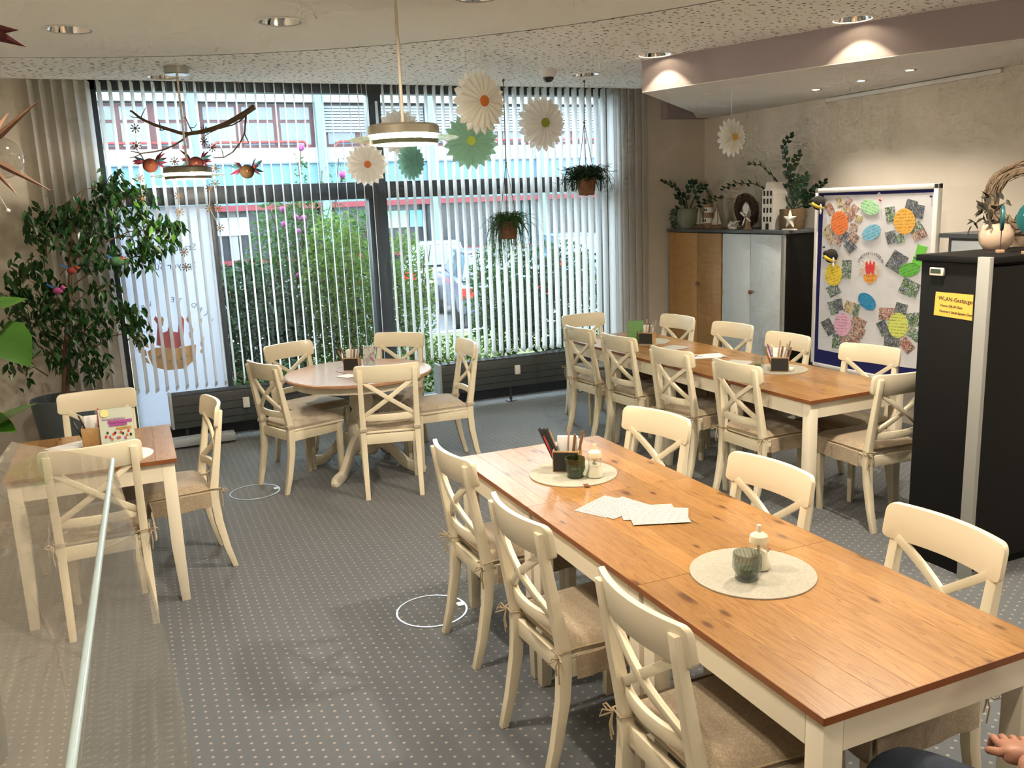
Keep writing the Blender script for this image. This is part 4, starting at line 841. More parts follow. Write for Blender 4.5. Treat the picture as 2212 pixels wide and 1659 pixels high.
# ================================================================== BRANCH WITH BIRDS
YBR = 7.15
br = lambda a, b: onY(280+a/7.373, 200+b/7.373, YBR+.0)
bt = thing('hanging_branch', 'bare forked branch hung on threads before the left window', 'branch', br(930, 660))
o_ = bt.location.copy()
def twig(pts, r0, r1, nm='twig', jit=.05):
    P = [br(a, b)-o_+Vector((0, rnd.uniform(-jit, jit), 0)) for a, b in pts]; n = len(P)
    return B().tube(P, [1.35*(r0+(r1-r0)*i/(n-1)) for i in range(n)], 7).obj(nm, 'bark', bt, smooth=True)
twig([(1985, 225), (1850, 320), (1680, 420), (1500, 515), (1340, 570), (1170, 620), (1010, 645), (930, 660), (800, 640), (600, 580), (400, 515), (250, 450), (150, 390), (50, 310), (10, 290)], .016, .005, 'stem', .01)
twig([(930, 660), (860, 740), (720, 830), (560, 900), (400, 945), (180, 970), (20, 935)], .006, .0025)
twig([(180, 970), (80, 1020), (0, 1045)], .003, .002); twig([(1850, 340), (1840, 450), (1825, 650), (1750, 820), (1640, 950), (1500, 1035), (1330, 1045)], .006, .0025); twig([(1825, 650), (1860, 730), (1900, 800)], .004, .002); twig([(1500, 1030), (1485, 950), (1445, 865)], .003, .002)
twig([(1010, 640), (960, 550), (880, 400), (860, 395)], .004, .002); twig([(970, 560), (1040, 545), (1080, 485)], .003, .0015); twig([(1840, 370), (1760, 450), (1640, 520), (1400, 580), (1260, 650), (1190, 700)], .005, .002); twig([(490, 610), (480, 520), (455, 430)], .003, .002); twig([(600, 585), (500, 610), (465, 600)], .003, .002); twig([(180, 400), (210, 330), (255, 255)], .003, .0015); twig([(150, 390), (60, 395), (0, 378)], .003, .0015)
for a, b, c in ((130, 380, 20), (1850, 300, 1880)):
    P = br(a, b)-o_; B().tube([P, (P.x-.03, P.y, ZC-o_.z)], .0012, 4).obj('thread', 'paper', bt)
M['bird'] = [mat('bird_orange', (.13, .025, .01), .8), mat('bird_red', (.08, .01, .01), .8), mat('bird_ochre', (.08, .04, .008), .8)]; M['feat'] = [mat('feather_red', (.16, .012, .025), .8), mat('feather_teal', (.04, .17, .20), .8), mat('feather_wine', (.16, .015, .04), .8)]
for (a, b), k, lab in (((330, 1160), 0, 'feathered toy bird with orange belly, left below the branch'), ((1060, 1130), 1, 'feathered toy bird above the far pendant lamp'), ((1870, 1260), 2, 'feathered toy bird with ochre belly, right below the branch')):
    p = onY(280+a/7.373, 200+b/7.373, YBR+.05); t = thing('toy_bird', lab, 'toy bird', p, 0, 'feathered birds hung from the branch')
    B().ball((0, 0, 0), .055, 14, 10, (1, .8, .95)).obj('body', M['bird'][k], t, smooth=True); r = random.Random(k)
    for s in (-1, 1):
        for q in range(9):
            e = Vector((s*(.06+.07*r.random()), r.uniform(-.03, .03), r.uniform(-.03, .11)))
            B().loft([[(s*.03, -.004, .02), (s*.03, .004, .02), (s*.035, 0, .035)], [(e.x*.7, e.y-.004, e.z*.6), (e.x*.7, e.y+.004, e.z*.6), (e.x*.7, e.y, e.z*.6+.022)], [e, e+Vector((0, .002, 0)), e+Vector((0, 0, .003))]]).obj('feather', M['feat'][(q+k) % 3], t)
    B().lathe([(.010, 0), (0, .02)], 8).obj('beak', 'cor', t, (0, -.042, .005), (math.pi/2, 0, 0)); B().tube([(0, 0, .05), (0, 0, ZC-p.z-.0)], .001, 4).obj('thread', 'paper', t)
# wooden flower strings
M['fw'] = mat('thin_wood', (.11, .06, .022), .7); M['fdark'] = mat('petal_wood', (.05, .035, .022), .7)
fp = []
for k in range(8):
    a = 2*math.pi*k/8; fp.append((math.cos(a), math.sin(a)))
def wflower(parent, P, s, m2):
    f = B().lathe([(0, -.0015), (s*.32, -.0015), (s*.32, .0015), (0, .0015)], 12, cap=False).obj('flower', 'fw', parent, P, (math.pi/2, 0, rnd.uniform(-.4, .4)))
    b = B()
    for cx, sy in fp: b.loft([[(cx*s*.30-sy*s*.04, sy*s*.30+cx*s*.04, -.001), (cx*s*.30+sy*s*.04, sy*s*.30-cx*s*.04, -.001), (cx*s*.30, sy*s*.30, .001)], [(cx*s*.8-sy*s*.13, sy*s*.8+cx*s*.13, -.001), (cx*s*.8+sy*s*.13, sy*s*.8-cx*s*.13, -.001), (cx*s*.8, sy*s*.8, .001)], [(cx*s-sy*s*.05, sy*s+cx*s*.05, -.001), (cx*s+sy*s*.05, sy*s-cx*s*.05, -.001), (cx*s, sy*s, .001)]])
    b.obj('petals', m2, f)
strings = [([(292, 277), (295, 315), (302, 385), (308, 429)], 'string of wooden flowers hanging left of the far lamp'), ([(377, 349), (386, 423), (388, 458), (398, 545), (402, 577)], 'string of wooden flowers hanging below the far lamp'), ([(440, 281), (441, 306), (466, 364), (465, 397), (453, 407), (453, 450), (475, 492)], 'string of wooden flowers right of the far lamp'), ([(458, 319), (471, 450)], 'short string of two wooden flowers right of the far lamp')]
for i, (pts, lab) in enumerate(strings):
    y = YBR+.12+.05*i; P = [onY(u, v, y) for u, v in pts]; t = thing('flower_garland', lab, 'garland', P[0], 0, 'strings of little wooden flowers')
    Q = [q-P[0] for q in P]; B().tube([(Q[0].x, 0, ZC-P[0].z)]+Q, .0009, 4).obj('thread', 'paper', t)
    for q in Q: wflower(t, q, .036, 'fdark' if rnd.random() < .6 else 'fw')

# ================================================================== CEILING CAMERA, HANGING POTS
p = onZ(1184, 152, ZC); t = thing('dome_camera', 'white ceiling dome camera beside the right window pots', 'camera', p)
B().lathe([(0, 0), (.072, 0), (.070, -.02), (.052, -.05), (.045, -.053), (0, -.053)], 28, cap=False).obj('housing', 'white', t, smooth=True); B().lathe([(.044, -.05), (.043, -.065), (.032, -.082), (.015, -.091), (0, -.093)], 24, cap=False).obj('dome', mat('dark_dome', (.01, .01, .012), .08, spec=.8), t, smooth=True)
M['rhip'] = leafy('rhipsalis', (.06, .16, .05), noise=.3); M['rhip2'] = leafy('dark_rhipsalis', (.022, .075, .03), noise=.3)
def hanging_pot(uh, vh, up, vp, lab, m, long, seed, knot):
    top = onZ(uh, vh, ZC); y = top.y; P = onY(up, vp, y); t = thing('hanging_plant', lab, 'hanging plant', P, 0, 'plants in hanging terracotta pots')
    pot = B().lathe([(0, -.075), (.062, -.075), (.068, -.07), (.088, .06), (.092, .065), (.092, .075), (.080, .075), (.078, .06), (0, .055)], 24, cap=False).obj('pot', 'terra', t, smooth=True)
    K = onY(*knot, y)-P; H = top-P
    B().tube([H, K], .004, 6).obj('rope', 'rope', t); B().ball(K, .010, 8, 6).obj('knot', 'rope', t); B().ball(H-Vector((0, 0, .015)), .012, 8, 6).obj('hook', 'rope', t)
    for a in (0, 2.1, 4.2): B().tube([K, (.088*math.cos(a), .088*math.sin(a), .065), (.07*math.cos(a), .07*math.sin(a), -.06), (0, 0, -.08)], .0028, 5).obj('cord', 'rope', t)
    r = random.Random(seed); b = B()
    for i in range(300 if long else 480):
        a = r.uniform(0, 6.283); out = r.uniform(.03, .17 if long else .20); lift = r.uniform(.0, .10 if long else .13)
        drop = r.uniform(.05, .38) if (long and r.random() < .6) else r.uniform(-.13, .12)
        if math.sin(a) < -.55 and drop > 0 and r.random() < .75: drop *= .15; out *= .6
        d = Vector((math.cos(a), math.sin(a), 0)); s0 = d*r.uniform(0, .07)+Vector((0, 0, .062)); pts = [s0, s0+d*out*.4+Vector((0, 0, lift)), s0+d*out*.8+Vector((0, 0, lift*.8-max(drop, 0)*.3)), s0+d*out+Vector((r.uniform(-.03, .03), r.uniform(-.03, .03), -drop if drop > 0 else lift*.7-drop*.3))]
        b.tube(pts, [.0024, .0024, .002, .0012], 4)
        for q in range(3): e = pts[2]+(pts[3]-pts[2])*r.random(); b.tube([e, e+Vector((r.uniform(-.035, .035), r.uniform(-.03, .03), r.uniform(-.03, .03)))], .0012, 3)
    for i in range(5):
        a = r.uniform(2.4, 4.0) if not long else r.choice((r.uniform(2.6, 3.6), r.uniform(-.4, .4))); d = Vector((math.cos(a), math.sin(a)*.5, 0)); b.tube([d*.05+Vector((0, 0, .07)), d*.16+Vector((0, 0, .12)), d*.27+Vector((0, 0, .08 if i % 2 else .02)), d*.33+Vector((0, 0, .05-.08*(i % 3)))], [.0022, .002, .0016, .001], 4)
    stuff(b.obj('stems', m, t))
hanging_pot(1262, 172, 1267, 403, 'terracotta pot with bushy dark plant, hung nearer the right wall', 'rhip2', False, 3, (1262, 265))
hanging_pot(1087, 170, 1098, 497, 'terracotta pot with long trailing stems, hung lower', 'rhip', True, 4, (1093, 352))

# ================================================================== FICUS
PF = onZ(135, 862, .56); fic = thing('ficus_tree', 'weeping fig tree in grey planter by the left blinds', 'tree', (PF.x, PF.y, 0))
B().lathe([(0, .0), (.155, .0), (.16, .01), (.225, .56), (.225, .575), (.205, .575), (.20, .50), (0, .50)], 36, cap=False).obj('planter', 'planter', fic, smooth=True); B().lathe([(0, .503), (.2, .503), (.2, .498)], 24, cap=False).obj('soil', 'soil', fic)
tr = onY
def loc(u, v, dy=0): return onY(u, v, PF.y+dy)-Vector((PF.x, PF.y, 0))
B().tube([(0, 0, .5), loc(140, 760), loc(150, 660), loc(152, 560), loc(158, 480), loc(180, 420)], [.017, .016, .014, .012, .009, .006], 8).obj('trunk', 'bark', fic, smooth=True)
B().tube([(.02, .03, .5), loc(150, 740, .05), loc(148, 640, .06), loc(150, 540, .05)], [.012, .011, .009, .006], 7).obj('trunk', 'bark', fic, smooth=True)
leaf_bm = lambda s: B().add([(0, 0, 0), (.012*s, .018*s, .003), (.016*s, .036*s, .002), (.009*s, .056*s, -.004), (0, .076*s, -.012), (-.009*s, .056*s, -.004), (-.016*s, .036*s, .002), (-.012*s, .018*s, .003), (0, .018*s, -.002), (0, .036*s, -.004), (0, .056*s, -.008)], [(0, 1, 8), (1, 2, 9, 8), (2, 3, 10, 9), (3, 4, 10), (0, 8, 7), (8, 9, 6, 7), (9, 10, 5, 6), (10, 4, 5)])
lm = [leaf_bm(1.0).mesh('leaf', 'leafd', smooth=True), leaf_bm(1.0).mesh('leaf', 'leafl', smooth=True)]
clusters = [(270, 430, 70, 50, .2, 60), (240, 395, 45, 40, .12, 28), (180, 470, 70, 55, .2, 60), (320, 500, 75, 55, .2, 75), (100, 460, 50, 40, .15, 24), (375, 485, 30, 14, .05, 14), (290, 555, 55, 38, .15, 44), (200, 540, 60, 45, .2, 45), (110, 500, 60, 45, .18, 38), (60, 600, 60, 45, .18, 34), (120, 650, 75, 55, .2, 60), (60, 690, 60, 60, .18, 44), (170, 710, 80, 60, .2, 62), (250, 680, 70, 45, .15, 48), (300, 710, 35, 35, .1, 18), (110, 760, 70, 45, .18, 34), (190, 790, 55, 45, .15, 30), (60, 560, 40, 30, .1, 12), (45, 800, 30, 50, .1, 9), (225, 620, 40, 40, .12, 16), (30, 640, 35, 30, .1, 14)]
r = random.Random(5); tw = B(); leaves = []
for cu, cv, ru, rv, rd, n in clusters:
    C0 = loc(cu, cv); k = onY(cu+1, cv, PF.y).x-onY(cu, cv, PF.y).x; st_ = Vector((0, 0, max(.75, C0.z-.18))) + Vector((C0.x*.3, 0, 0))
    tw.tube([st_, (st_+C0)/2+Vector((0, 0, .05)), C0+Vector((0, 0, -.02))], [.006, .004, .002], 5)
    for _ in range(int(n*2.0)):
        while True:
            q = (r.uniform(-1, 1), r.uniform(-1, 1), r.uniform(-1, 1))
            if q[0]**2+q[1]**2+q[2]**2 < 1: break
        P = C0+Vector((q[0]*ru*k*1.02, q[2]*rd, q[1]*rv*k)); droop = r.uniform(.5, 1.5)
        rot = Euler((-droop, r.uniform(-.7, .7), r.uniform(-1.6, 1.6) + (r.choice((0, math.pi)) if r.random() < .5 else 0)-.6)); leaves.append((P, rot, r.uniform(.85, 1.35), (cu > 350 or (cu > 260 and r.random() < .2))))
        if r.random() < .3: tw.tube([C0, P], .0012, 3)
tw.obj('twigs', 'bark', fic)
leaves.sort(key=lambda l: l[0].y)
rest = B()
for i, (P, rot, s, lt) in enumerate(leaves):
    if i < 300:
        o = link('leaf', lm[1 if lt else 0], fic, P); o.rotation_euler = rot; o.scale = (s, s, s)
    else: q = leaf_bm(s); q.xf(Matrix.Translation(P) @ rot.to_matrix().to_4x4()); rest.add(q.v, q.f)
stuff(rest.obj('foliage', 'leafd', fic, smooth=True))
# toy birds in the ficus
M['tb'] = [mat('felt_red', (.22, .03, .02), .9), mat('felt_blue', (.02, .07, .22), .9), mat('felt_green', (.04, .12, .05), .9), mat('felt_pink', (.35, .06, .2), .9)]
for u, v, k, lab in ((253, 565, 2, 'dark green toy bird hung in the right side of the fig tree'), (155, 585, 0, 'red toy bird on the fig tree trunk'), (125, 628, 3, 'pink and blue toy bird in the left side of the fig tree')):
    P = onY(u, v, PF.y-.18); t = thing('toy_bird', lab, 'toy bird', P, 0, 'toy birds in the fig tree')
    B().ball((0, 0, 0), .045 if k == 2 else .03, 12, 8, (1.15, .7, .85)).obj('body', M['tb'][k], t, smooth=True)
    B().loft([[(-.03, -.01, .02), (-.03, .01, .02), (-.02, 0, .03)], [(-.07, -.004, .045), (-.07, .004, .045), (-.065, 0, .06)]]).obj('tail', M['tb'][1], t); B().ball((.035, 0, .02), .018, 10, 7).obj('head', M['tb'][0 if k == 2 else k], t, smooth=True); B().lathe([(.006, 0), (0, .014)], 6).obj('beak', 'cye', t, (.05, 0, .02), (0, math.pi/2, 0))

# ================================================================== TABLE SETTINGS
ZT = .7505
def felt_mat_(u, v, lab, r=.185, tagang=None, zt=ZT, m='felt'):
    p = onZ(u, v, zt); t = thing('placemat', lab, 'placemat', p, 0, 'round table mats')
    B().lathe([(0, 0), (r, 0), (r, .004), (0, .004)], 48, cap=False).obj('felt', m, t)
    if tagang is not None: a = math.radians(tagang); B().box((r*math.cos(a)*.98, r*math.sin(a)*.98, .0045), (.035, .022, .003), (0, 0, a)).obj('leather_tag', 'leather', t, bevel=.001)
    return p
M['pen'] = [mat('pen_black', (.02, .02, .022), .4), mat('pen_brown', (.20, .10, .045), .5), mat('pen_purple', (.20, .04, .33), .4), mat('pen_red', (.6, .03, .04), .4), mat('pen_tan', (.40, .28, .17), .5), mat('pen_steel', (.5, .5, .5), .3, .8)]
def pen(p, k, tilt, az, L_=.15, r_=.0045, lab='pen', grp='pens'):
    t = thing('pen', lab, 'pen', p, 0, grp); t.rotation_euler = (0, tilt, az)
    B().lathe([(0, 0), (.001, 0), (r_, .016), (r_, L_-.012), (r_*.8, L_), (0, L_)], 8, cap=False).obj('barrel', M['pen'][k], t, smooth=True)
    B().box((r_*1.1, 0, L_-.03), (.002, .003, .04)).obj('clip', 'metal', t)
def box_holder(P, rz, lab, where, pens, w=.115, d=.085, h=.095, chalk=True, napkin=True, menus=0):
    t = thing('pen_box', lab, 'pen box', P, rz, 'wooden table boxes for pens')
    for s in (-1, 1):
        f = B().mm((-w/2, s*d/2-.004, 0), (w/2, s*d/2+.004, h)).obj('side', 'oakbox', t, bevel=.001)
        if chalk and s == -1: B().mm((-w/2+.004, -d/2-.0055, .005), (w/2-.004, -d/2-.004, h-.006)).obj('chalkboard', 'blackboard', f)
        B().mm((s*(w/2-.004), -d/2+.004, 0), (s*w/2, d/2-.004, h)).obj('side', 'oakbox', t)
    B().mm((-w/2+.004, -d/2+.004, 0), (w/2-.004, d/2-.004, .006)).obj('bottom', 'oakbox', t)
    R3 = Matrix.Rotation(rz, 3, 'Z'); r = random.Random(hash(where) % 1000 if False else len(where))
    for i, k in enumerate(pens):
        q = Vector((-w/2+.016+(w-.035)*i/max(1, len(pens)-1), -.014+.012*(i % 2), .008)); tl = (-.38 if i < 2 else .05*i if i < 4 else .25)
        names = ['black', 'brown', 'purple', 'red', 'tan', 'steel']
        pen(Vector(P)+R3 @ q, k, tl*(.8 if i else 1), rz+r.uniform(-.2, .2), .155+.02*(i % 3), .0042 if k != 1 else .006, '%s pen, %s from the left in the %s' % (names[k], ['first', 'second', 'third', 'fourth', 'fifth', 'sixth', 'seventh'][i], where), 'pens in the '+where)
    if napkin:
        tag(B().mm((-w/2+.012, .012, .008), (w/2-.012, .030, h+.052)).obj('napkin_stack', 'paper', None, P, (0, 0, rz), bevel=.003), 'cream paper napkins standing in the '+where, 'napkins')
    for i in range(menus):
        o = tag(B().mm((-.004, -.012, 0), (.004, .012, .19)).obj('menu_roll', M['pen'][0], None, Vector(P)+R3 @ Vector((-w/2+.014+.016*i, -.006, .012)), (0, -.42, rz), bevel=.001), 'dark folded card leaning out of the %s, %s' % (where, ['outermost', 'middle one', 'innermost'][i]), 'card', 'dark cards in the '+where)
def card_stand(P, rz, lab, m, w=.10, h=.15, tilt=.12):
    t = thing('menu_stand', lab, 'menu stand', P, rz); t.rotation_euler = (tilt, 0, rz)
    B().mm((-w/2, -.002, .0), (w/2, .001, h)).obj('acrylic', 'pane', t); s = B().mm((-w/2+.002, .0015, .004), (w/2-.002, .0025, h-.002)).obj('sheet', m, t)
    B().mm((-w/2, -.03, 0), (w/2, .035, .003)).obj('base', 'pane', t)
    return t, s
YW_ = math.radians(-23)
# front row
p = felt_mat_(1238, 1023, 'oval-looking grey felt mat under the pen box on the front row', .19, -100)
Pb = onZ(1222, 1018, .755); Pb.z = .755; Pb += Vector((.02, .02, 0)); box_holder(Pb, math.radians(-37), 'pen box with chalkboard front on the front table row', 'front row pen box', [3, 4, 4, 1, 1], menus=3)
def tealight(P, lab, m):
    t = thing('tealight_glass', lab, 'tealight glass', P, 0, 'cut glass tealight holders')
    g = B().lathe([(0, .0), (.033, .0), (.036, .004), (.034, .018), (.040, .030), (.042, .085), (.0385, .085), (.036, .03), (.03, .014), (0, .012)], 28, cap=False).obj('glass', m, t, smooth=True)
    for k in range(22):
        a0 = 2*math.pi*k/22; B().tube([(.0425*math.cos(a0+q*.09), .0425*math.sin(a0+q*.09), .034+.012*q) for q in range(5)], .0009, 3).obj('cut_rib', m, g)
    B().lathe([(0, .016), (.019, .016), (.019, .034), (0, .034)], 16, cap=False).obj('candle', mat('candle_green', (.05, .09, .02), .6), t)
M['smoke'] = glass('smoked_glass', (.70, .73, .71), .08); M['greeng'] = glass('green_glass', (.50, .58, .42), .08); M['clearg'] = glass('clear_glass', (.95, .97, .96), .07)
M['sugar'] = mat('sugar', (.78, .72, .58), .8); M['crm'] = mat('cream_plastic', (.75, .66, .47), .35)
P = onZ(1243, 1030, .755); P.z = .755; tealight(P, 'dark green tealight glass beside the front row pen box', 'greeng')
def sugar(P, lab):
    t = thing('sugar_dispenser', lab, 'sugar dispenser', P, 0, 'glass sugar dispensers')
    B().lathe([(0, .0), (.036, .0), (.037, .012), (.028, .038), (.027, .05), (.028, .085), (.027, .088)], 24, cap=False).obj('bottle', 'clearg', t, smooth=True); B().lathe([(0, .002), (.034, .002), (.035, .012), (.026, .036), (.025, .055), (0, .058)], 20, cap=False).obj('sugar', 'sugar', t, smooth=True)
    for k in range(3): B().lathe([(.0282, .058+k*.010), (.0295, .061+k*.010), (.0282, .064+k*.010)], 20, cap=False).obj('ridge', 'clearg', t)
    B().lathe([(.0295, .086), (.030, .092), (.027, .108), (.016, .116), (.008, .120), (.007, .142), (0, .144)], 20, cap=False).obj('cap', 'crm', t, smooth=True); B().lathe([(.0055, .02), (.0055, .09)], 8).obj('tube', 'crm', t)
P = onZ(1285, 1029, .755); P.z = .755; sugar(P, 'sugar dispenser beside the front row pen box')
felt_mat_(1625, 1237, 'round grey felt mat nearest the camera', .192, 38)
P = onZ(1613, 1250, .755); P.z = .755; tealight(P, 'smoked tealight glass on the mat nearest the camera', 'smoke')
P = onZ(1638, 1226, .755); P.z = .755; sugar(P, 'sugar dispenser behind the smoked tealight glass')
sh = [((1308, 1094), 40, 'leftmost menu sheet of the fan on the front row'), ((1335, 1097), 30, 'second menu sheet of the fan on the front row'), ((1400, 1107), -8, 'third menu sheet of the fan on the front row'), ((1425, 1112), -22, 'fourth menu sheet of the fan on the front row'), ((1422, 1118), -8, 'topmost menu sheet of the fan on the front row')]
shm = B().mm((-.105, -.074, 0), (.105, .074, .0006)).mesh('menu_sheet', 'menu')
for i, ((u, v), a, lab) in enumerate(sh):
    P = onZ(u, v, ZT); tag(link('menu_sheet', shm, None, (P.x, P.y, ZT+.0009*i+.0004), (0, 0, math.radians(a+YW_*57.3+10))), lab, 'menu sheet', 'printed menu sheets on the front row')
# back row
felt_mat_(1683, 798, 'round grey felt mat under the back row box with the purple pen', .185, None)
Pb = onZ(1684, 800, .755); Pb.z = .755; box_holder(Pb, math.radians(-40), 'chalkboard pen box near the pinboard end of the back row', 'back row pen box by the pinboard', [1, 2, 4, 1, 4, 5, 1])
P = onZ(1637, 796, .755); P.z = .7505; tealight(P, 'clear cut tealight glass beside the back row pen box', 'clearg')
tag(B().mm((-.02, -.014, 0), (.02, .014, .018)).obj('matchbox', 'paper', None, onZ(1709, 800, .757), (0, 0, .4), bevel=.001), 'small white matchbox right of the back row pen box', 'matchbox')
felt_mat_(1398, 738, 'pale round mat under the far back row box', .185, None)
Pb = onZ(1398, 742, .755); Pb.z = .755; box_holder(Pb, math.radians(-48), 'chalkboard pen box near the window end of the back row', 'back row pen box by the window', [1, 1, 4, 1, 5, 5])
M['greenp'] = printed('green_menu_print', (.22, .46, .15), (.10, .25, .08), 110, .55, 2)
P = onZ(1372, 742, .755); P.z = .7555; card_stand(P, YW_+.1, 'green menu card in stand beside the far back row box', 'greenp', .135, .19)
for (u, v), a, lab, m in (((1450, 752), 10, 'printed sheet on the back row beside the green menu', 'menu'), ((1528, 769), -18, 'sheet with colour picture in the middle of the back row', 'pic'), ((1590, 785), 25, 'printed sheet on the back row beside the clear tealight', 'menu')):
    if m == 'pic': M['pic'] = photo_mat('sheet_picture', ((.75, .75, .76), (.75, .75, .78), (.70, .72, .75), (.05, .08, .3), (.6, .35, .05), (.78, .78, .78)), 22)
    P = onZ(u, v, .751); tag(B().mm((-.125, -.09, 0), (.125, .09, .0007)).obj('menu_sheet', m, None, (P.x, P.y, .7512), (0, 0, math.radians(a))), lab, 'sheet')
# round table
P = onZ(770, 797, .743); felt_mat_(775, 797, 'pale round mat on the round table', .17, None, .7425, 'rt_mat') if M.setdefault('rt_mat', mat('pale_felt', (.42, .36, .38), .9)) else 0
Pb = onZ(762, 798, .748); Pb.z = .747; box_holder(Pb, math.radians(-27), 'chalkboard pen box on the round table', 'round table pen box', [1, 1, 4, 1, 5, 0])
M['ad'] = photo_mat('flyer_print', ((.80, .76, .72), (.80, .76, .72), (.78, .74, .70), (.55, .25, .35), (.62, .50, .48), (.80, .76, .72)), 45)
P = onZ(798, 791, .743); P.z = .743; card_stand(P, YW_+.55, 'pale flyer stand beside the round table pen box', 'ad', .10, .16)
tag(B().mm((-.06, -.06, 0), (.06, .06, .002)).obj('napkin', 'paper', None, onZ(752, 812, .744), (0, 0, .5)), 'folded white napkin on the round table', 'napkin')
# small left table
Pb = onZ(210, 964, .751); Pb.z = .751; box_holder(Pb, YW_+.35, 'plain wooden pen box on the small left table', 'left table pen box', [0, 0, 3, 4], w=.12, d=.09, h=.11, chalk=False)
P = onZ(258, 966, .751); P.z = .752; st, sheet_ = card_stand(P, YW_+.40, 'flyer stand with sun drawing and purple heading on the small left table', mat('flyer_cream', (.78, .74, .64), .6), .165, .205, -.12)
M['purp'] = mat('purple_print', (.32, .06, .26), .6); M['sun'] = mat('sun_print', (.80, .68, .28), .6)
for a, b, m in [((-.04, .127), (.075, .141), 'purp'), ((-.035, .112), (.05, .124), 'purp'), ((-.005, .10), (.07, .104), 'cye'), ((-.005, .092), (.07, .096), 'cye'), ((.01, .010), (.035, .016), 'ink'), ((.05, .01), (.065, .02), 'red')]: B().mm((a[0], -.0036, a[1]), (b[0], -.0026, b[1])).obj('print', m, sheet_)
B().lathe([(0, 0), (.02, 0), (.02, .001), (0, .001)], 20, cap=False).obj('print', 'sun', sheet_, (-.05, -.003, .182), (math.pi/2, 0, 0))
rr2 = random.Random(3)
for i in range(14): B().ball((-.055+.009*i, -.003, .062+.018*math.sin(i*1.7)), .0055, 6, 4, (1, .15, 1.4)).obj('print', ('tail', 'lf1', 'purp', 'cor')[i % 4], sheet_)
o = link('lettering', text_mesh('Südstadt-Kinderfest', .0135, 'purp'), sheet_, (-.065, -.0032, .146)); o.rotation_euler = (math.pi/2, 0, 0)
felt_mat_(262, 985, 'white round mat under the flyer stand on the small left table', .15, None, .7505, 'paper')
tag(B().mm((-.10, -.07, 0), (.10, .07, .001)).obj('menu_sheet', 'paper', None, onZ(150, 965, .7512), (0, 0, .5)), 'white sheet lying left of the wooden pen box', 'sheet')

# ================================================================== ON THE CUPBOARDS
ZD = CT+.0005
def cz(u, v, x): p = onX(u, v, x); return p
def stem_plant(name, lab, base, stems, leafsz, m='zz', pot=None):
    t = thing(name, lab, 'plant', base); b0 = Vector(base)
    if pot: pot(t)
    lme = B().add([(0, 0, 0), (.3, .25, .02), (.34, .55, .02), (0, 1, -.05), (-.34, .55, .02), (-.3, .25, .02), (0, .5, -.06)], [(0, 1, 6), (1, 2, 6), (2, 3, 6), (3, 4, 6), (4, 5, 6), (5, 0, 6)]).mesh('leaf', m, smooth=True)
    for pts, n in stems:
        P = [Vector(q)-b0 for q in pts]; B().tube(P, [.006-.004*i/(len(P)-1) for i in range(len(P))], 6).obj('stem', m, t, smooth=True)
        for i in range(n):
            q = .22+.78*i/(n-1); s_ = q*(len(P)-1); k = min(int(s_), len(P)-2); A = P[k]+(P[k+1]-P[k])*(s_-k); T = (P[k+1]-P[k]).normalized()
            side = 1 if i % 2 else -1; nrm = T.cross(Vector((.6, 0.3, .75))).normalized(); d = (T*.75+nrm*side*.8+Vector((rnd.uniform(-.2, .2), rnd.uniform(-.2, .2), rnd.uniform(-.15, .25)))).normalized()
            if i == n-1: d = T
            up = T.cross(nrm).normalized(); x_ = d.cross(up).normalized(); z_ = x_.cross(d); sz = leafsz*(1.05-.35*q)
            o = link('leaf', lme, t, A); o.matrix_local = Matrix.Translation(A) @ Matrix((x_*sz, d*sz, z_*sz)).transposed().to_4x4()
    return t
PXs = 5.5
S = lambda u, v, dx=0: onX(u, v, PXs+dx)
S1 = lambda u, v: onX(u, v, 5.36-.17*max(0, min(1, (1486-u)/56)))
# plant in the corner
bz = S1(1486, 480); bz.z = ZD
def pot1(t): B().lathe([(0, 0), (.075, 0), (.11, .08), (.115, .16), (.10, .20), (.09, .195), (0, .18)], 28, cap=False).obj('pot', mat('sage_pot', (.20, .22, .17), .5), t, smooth=True)
stem_plant('potted_zz_plant', 'dark glossy zz plant in sage pot in the cupboard corner', bz, [([S1(1484, 455), S1(1470, 415), S1(1450, 398), S1(1430, 392)], 12), ([S1(1486, 455), S1(1480, 420), S1(1492, 398), S1(1500, 392)], 10), ([S1(1488, 455), S1(1505, 415), S1(1520, 400), S1(1530, 415)], 12), ([S1(1480, 455), S1(1462, 452), S1(1455, 470), S1(1457, 488)], 12), ([S1(1492, 455), S1(1512, 440), S1(1535, 430), S1(1556, 425)], 10), ([S1(1482, 455), S1(1475, 440), S1(1468, 430), S1(1462, 425)], 10)], .075, 'zz', pot1)
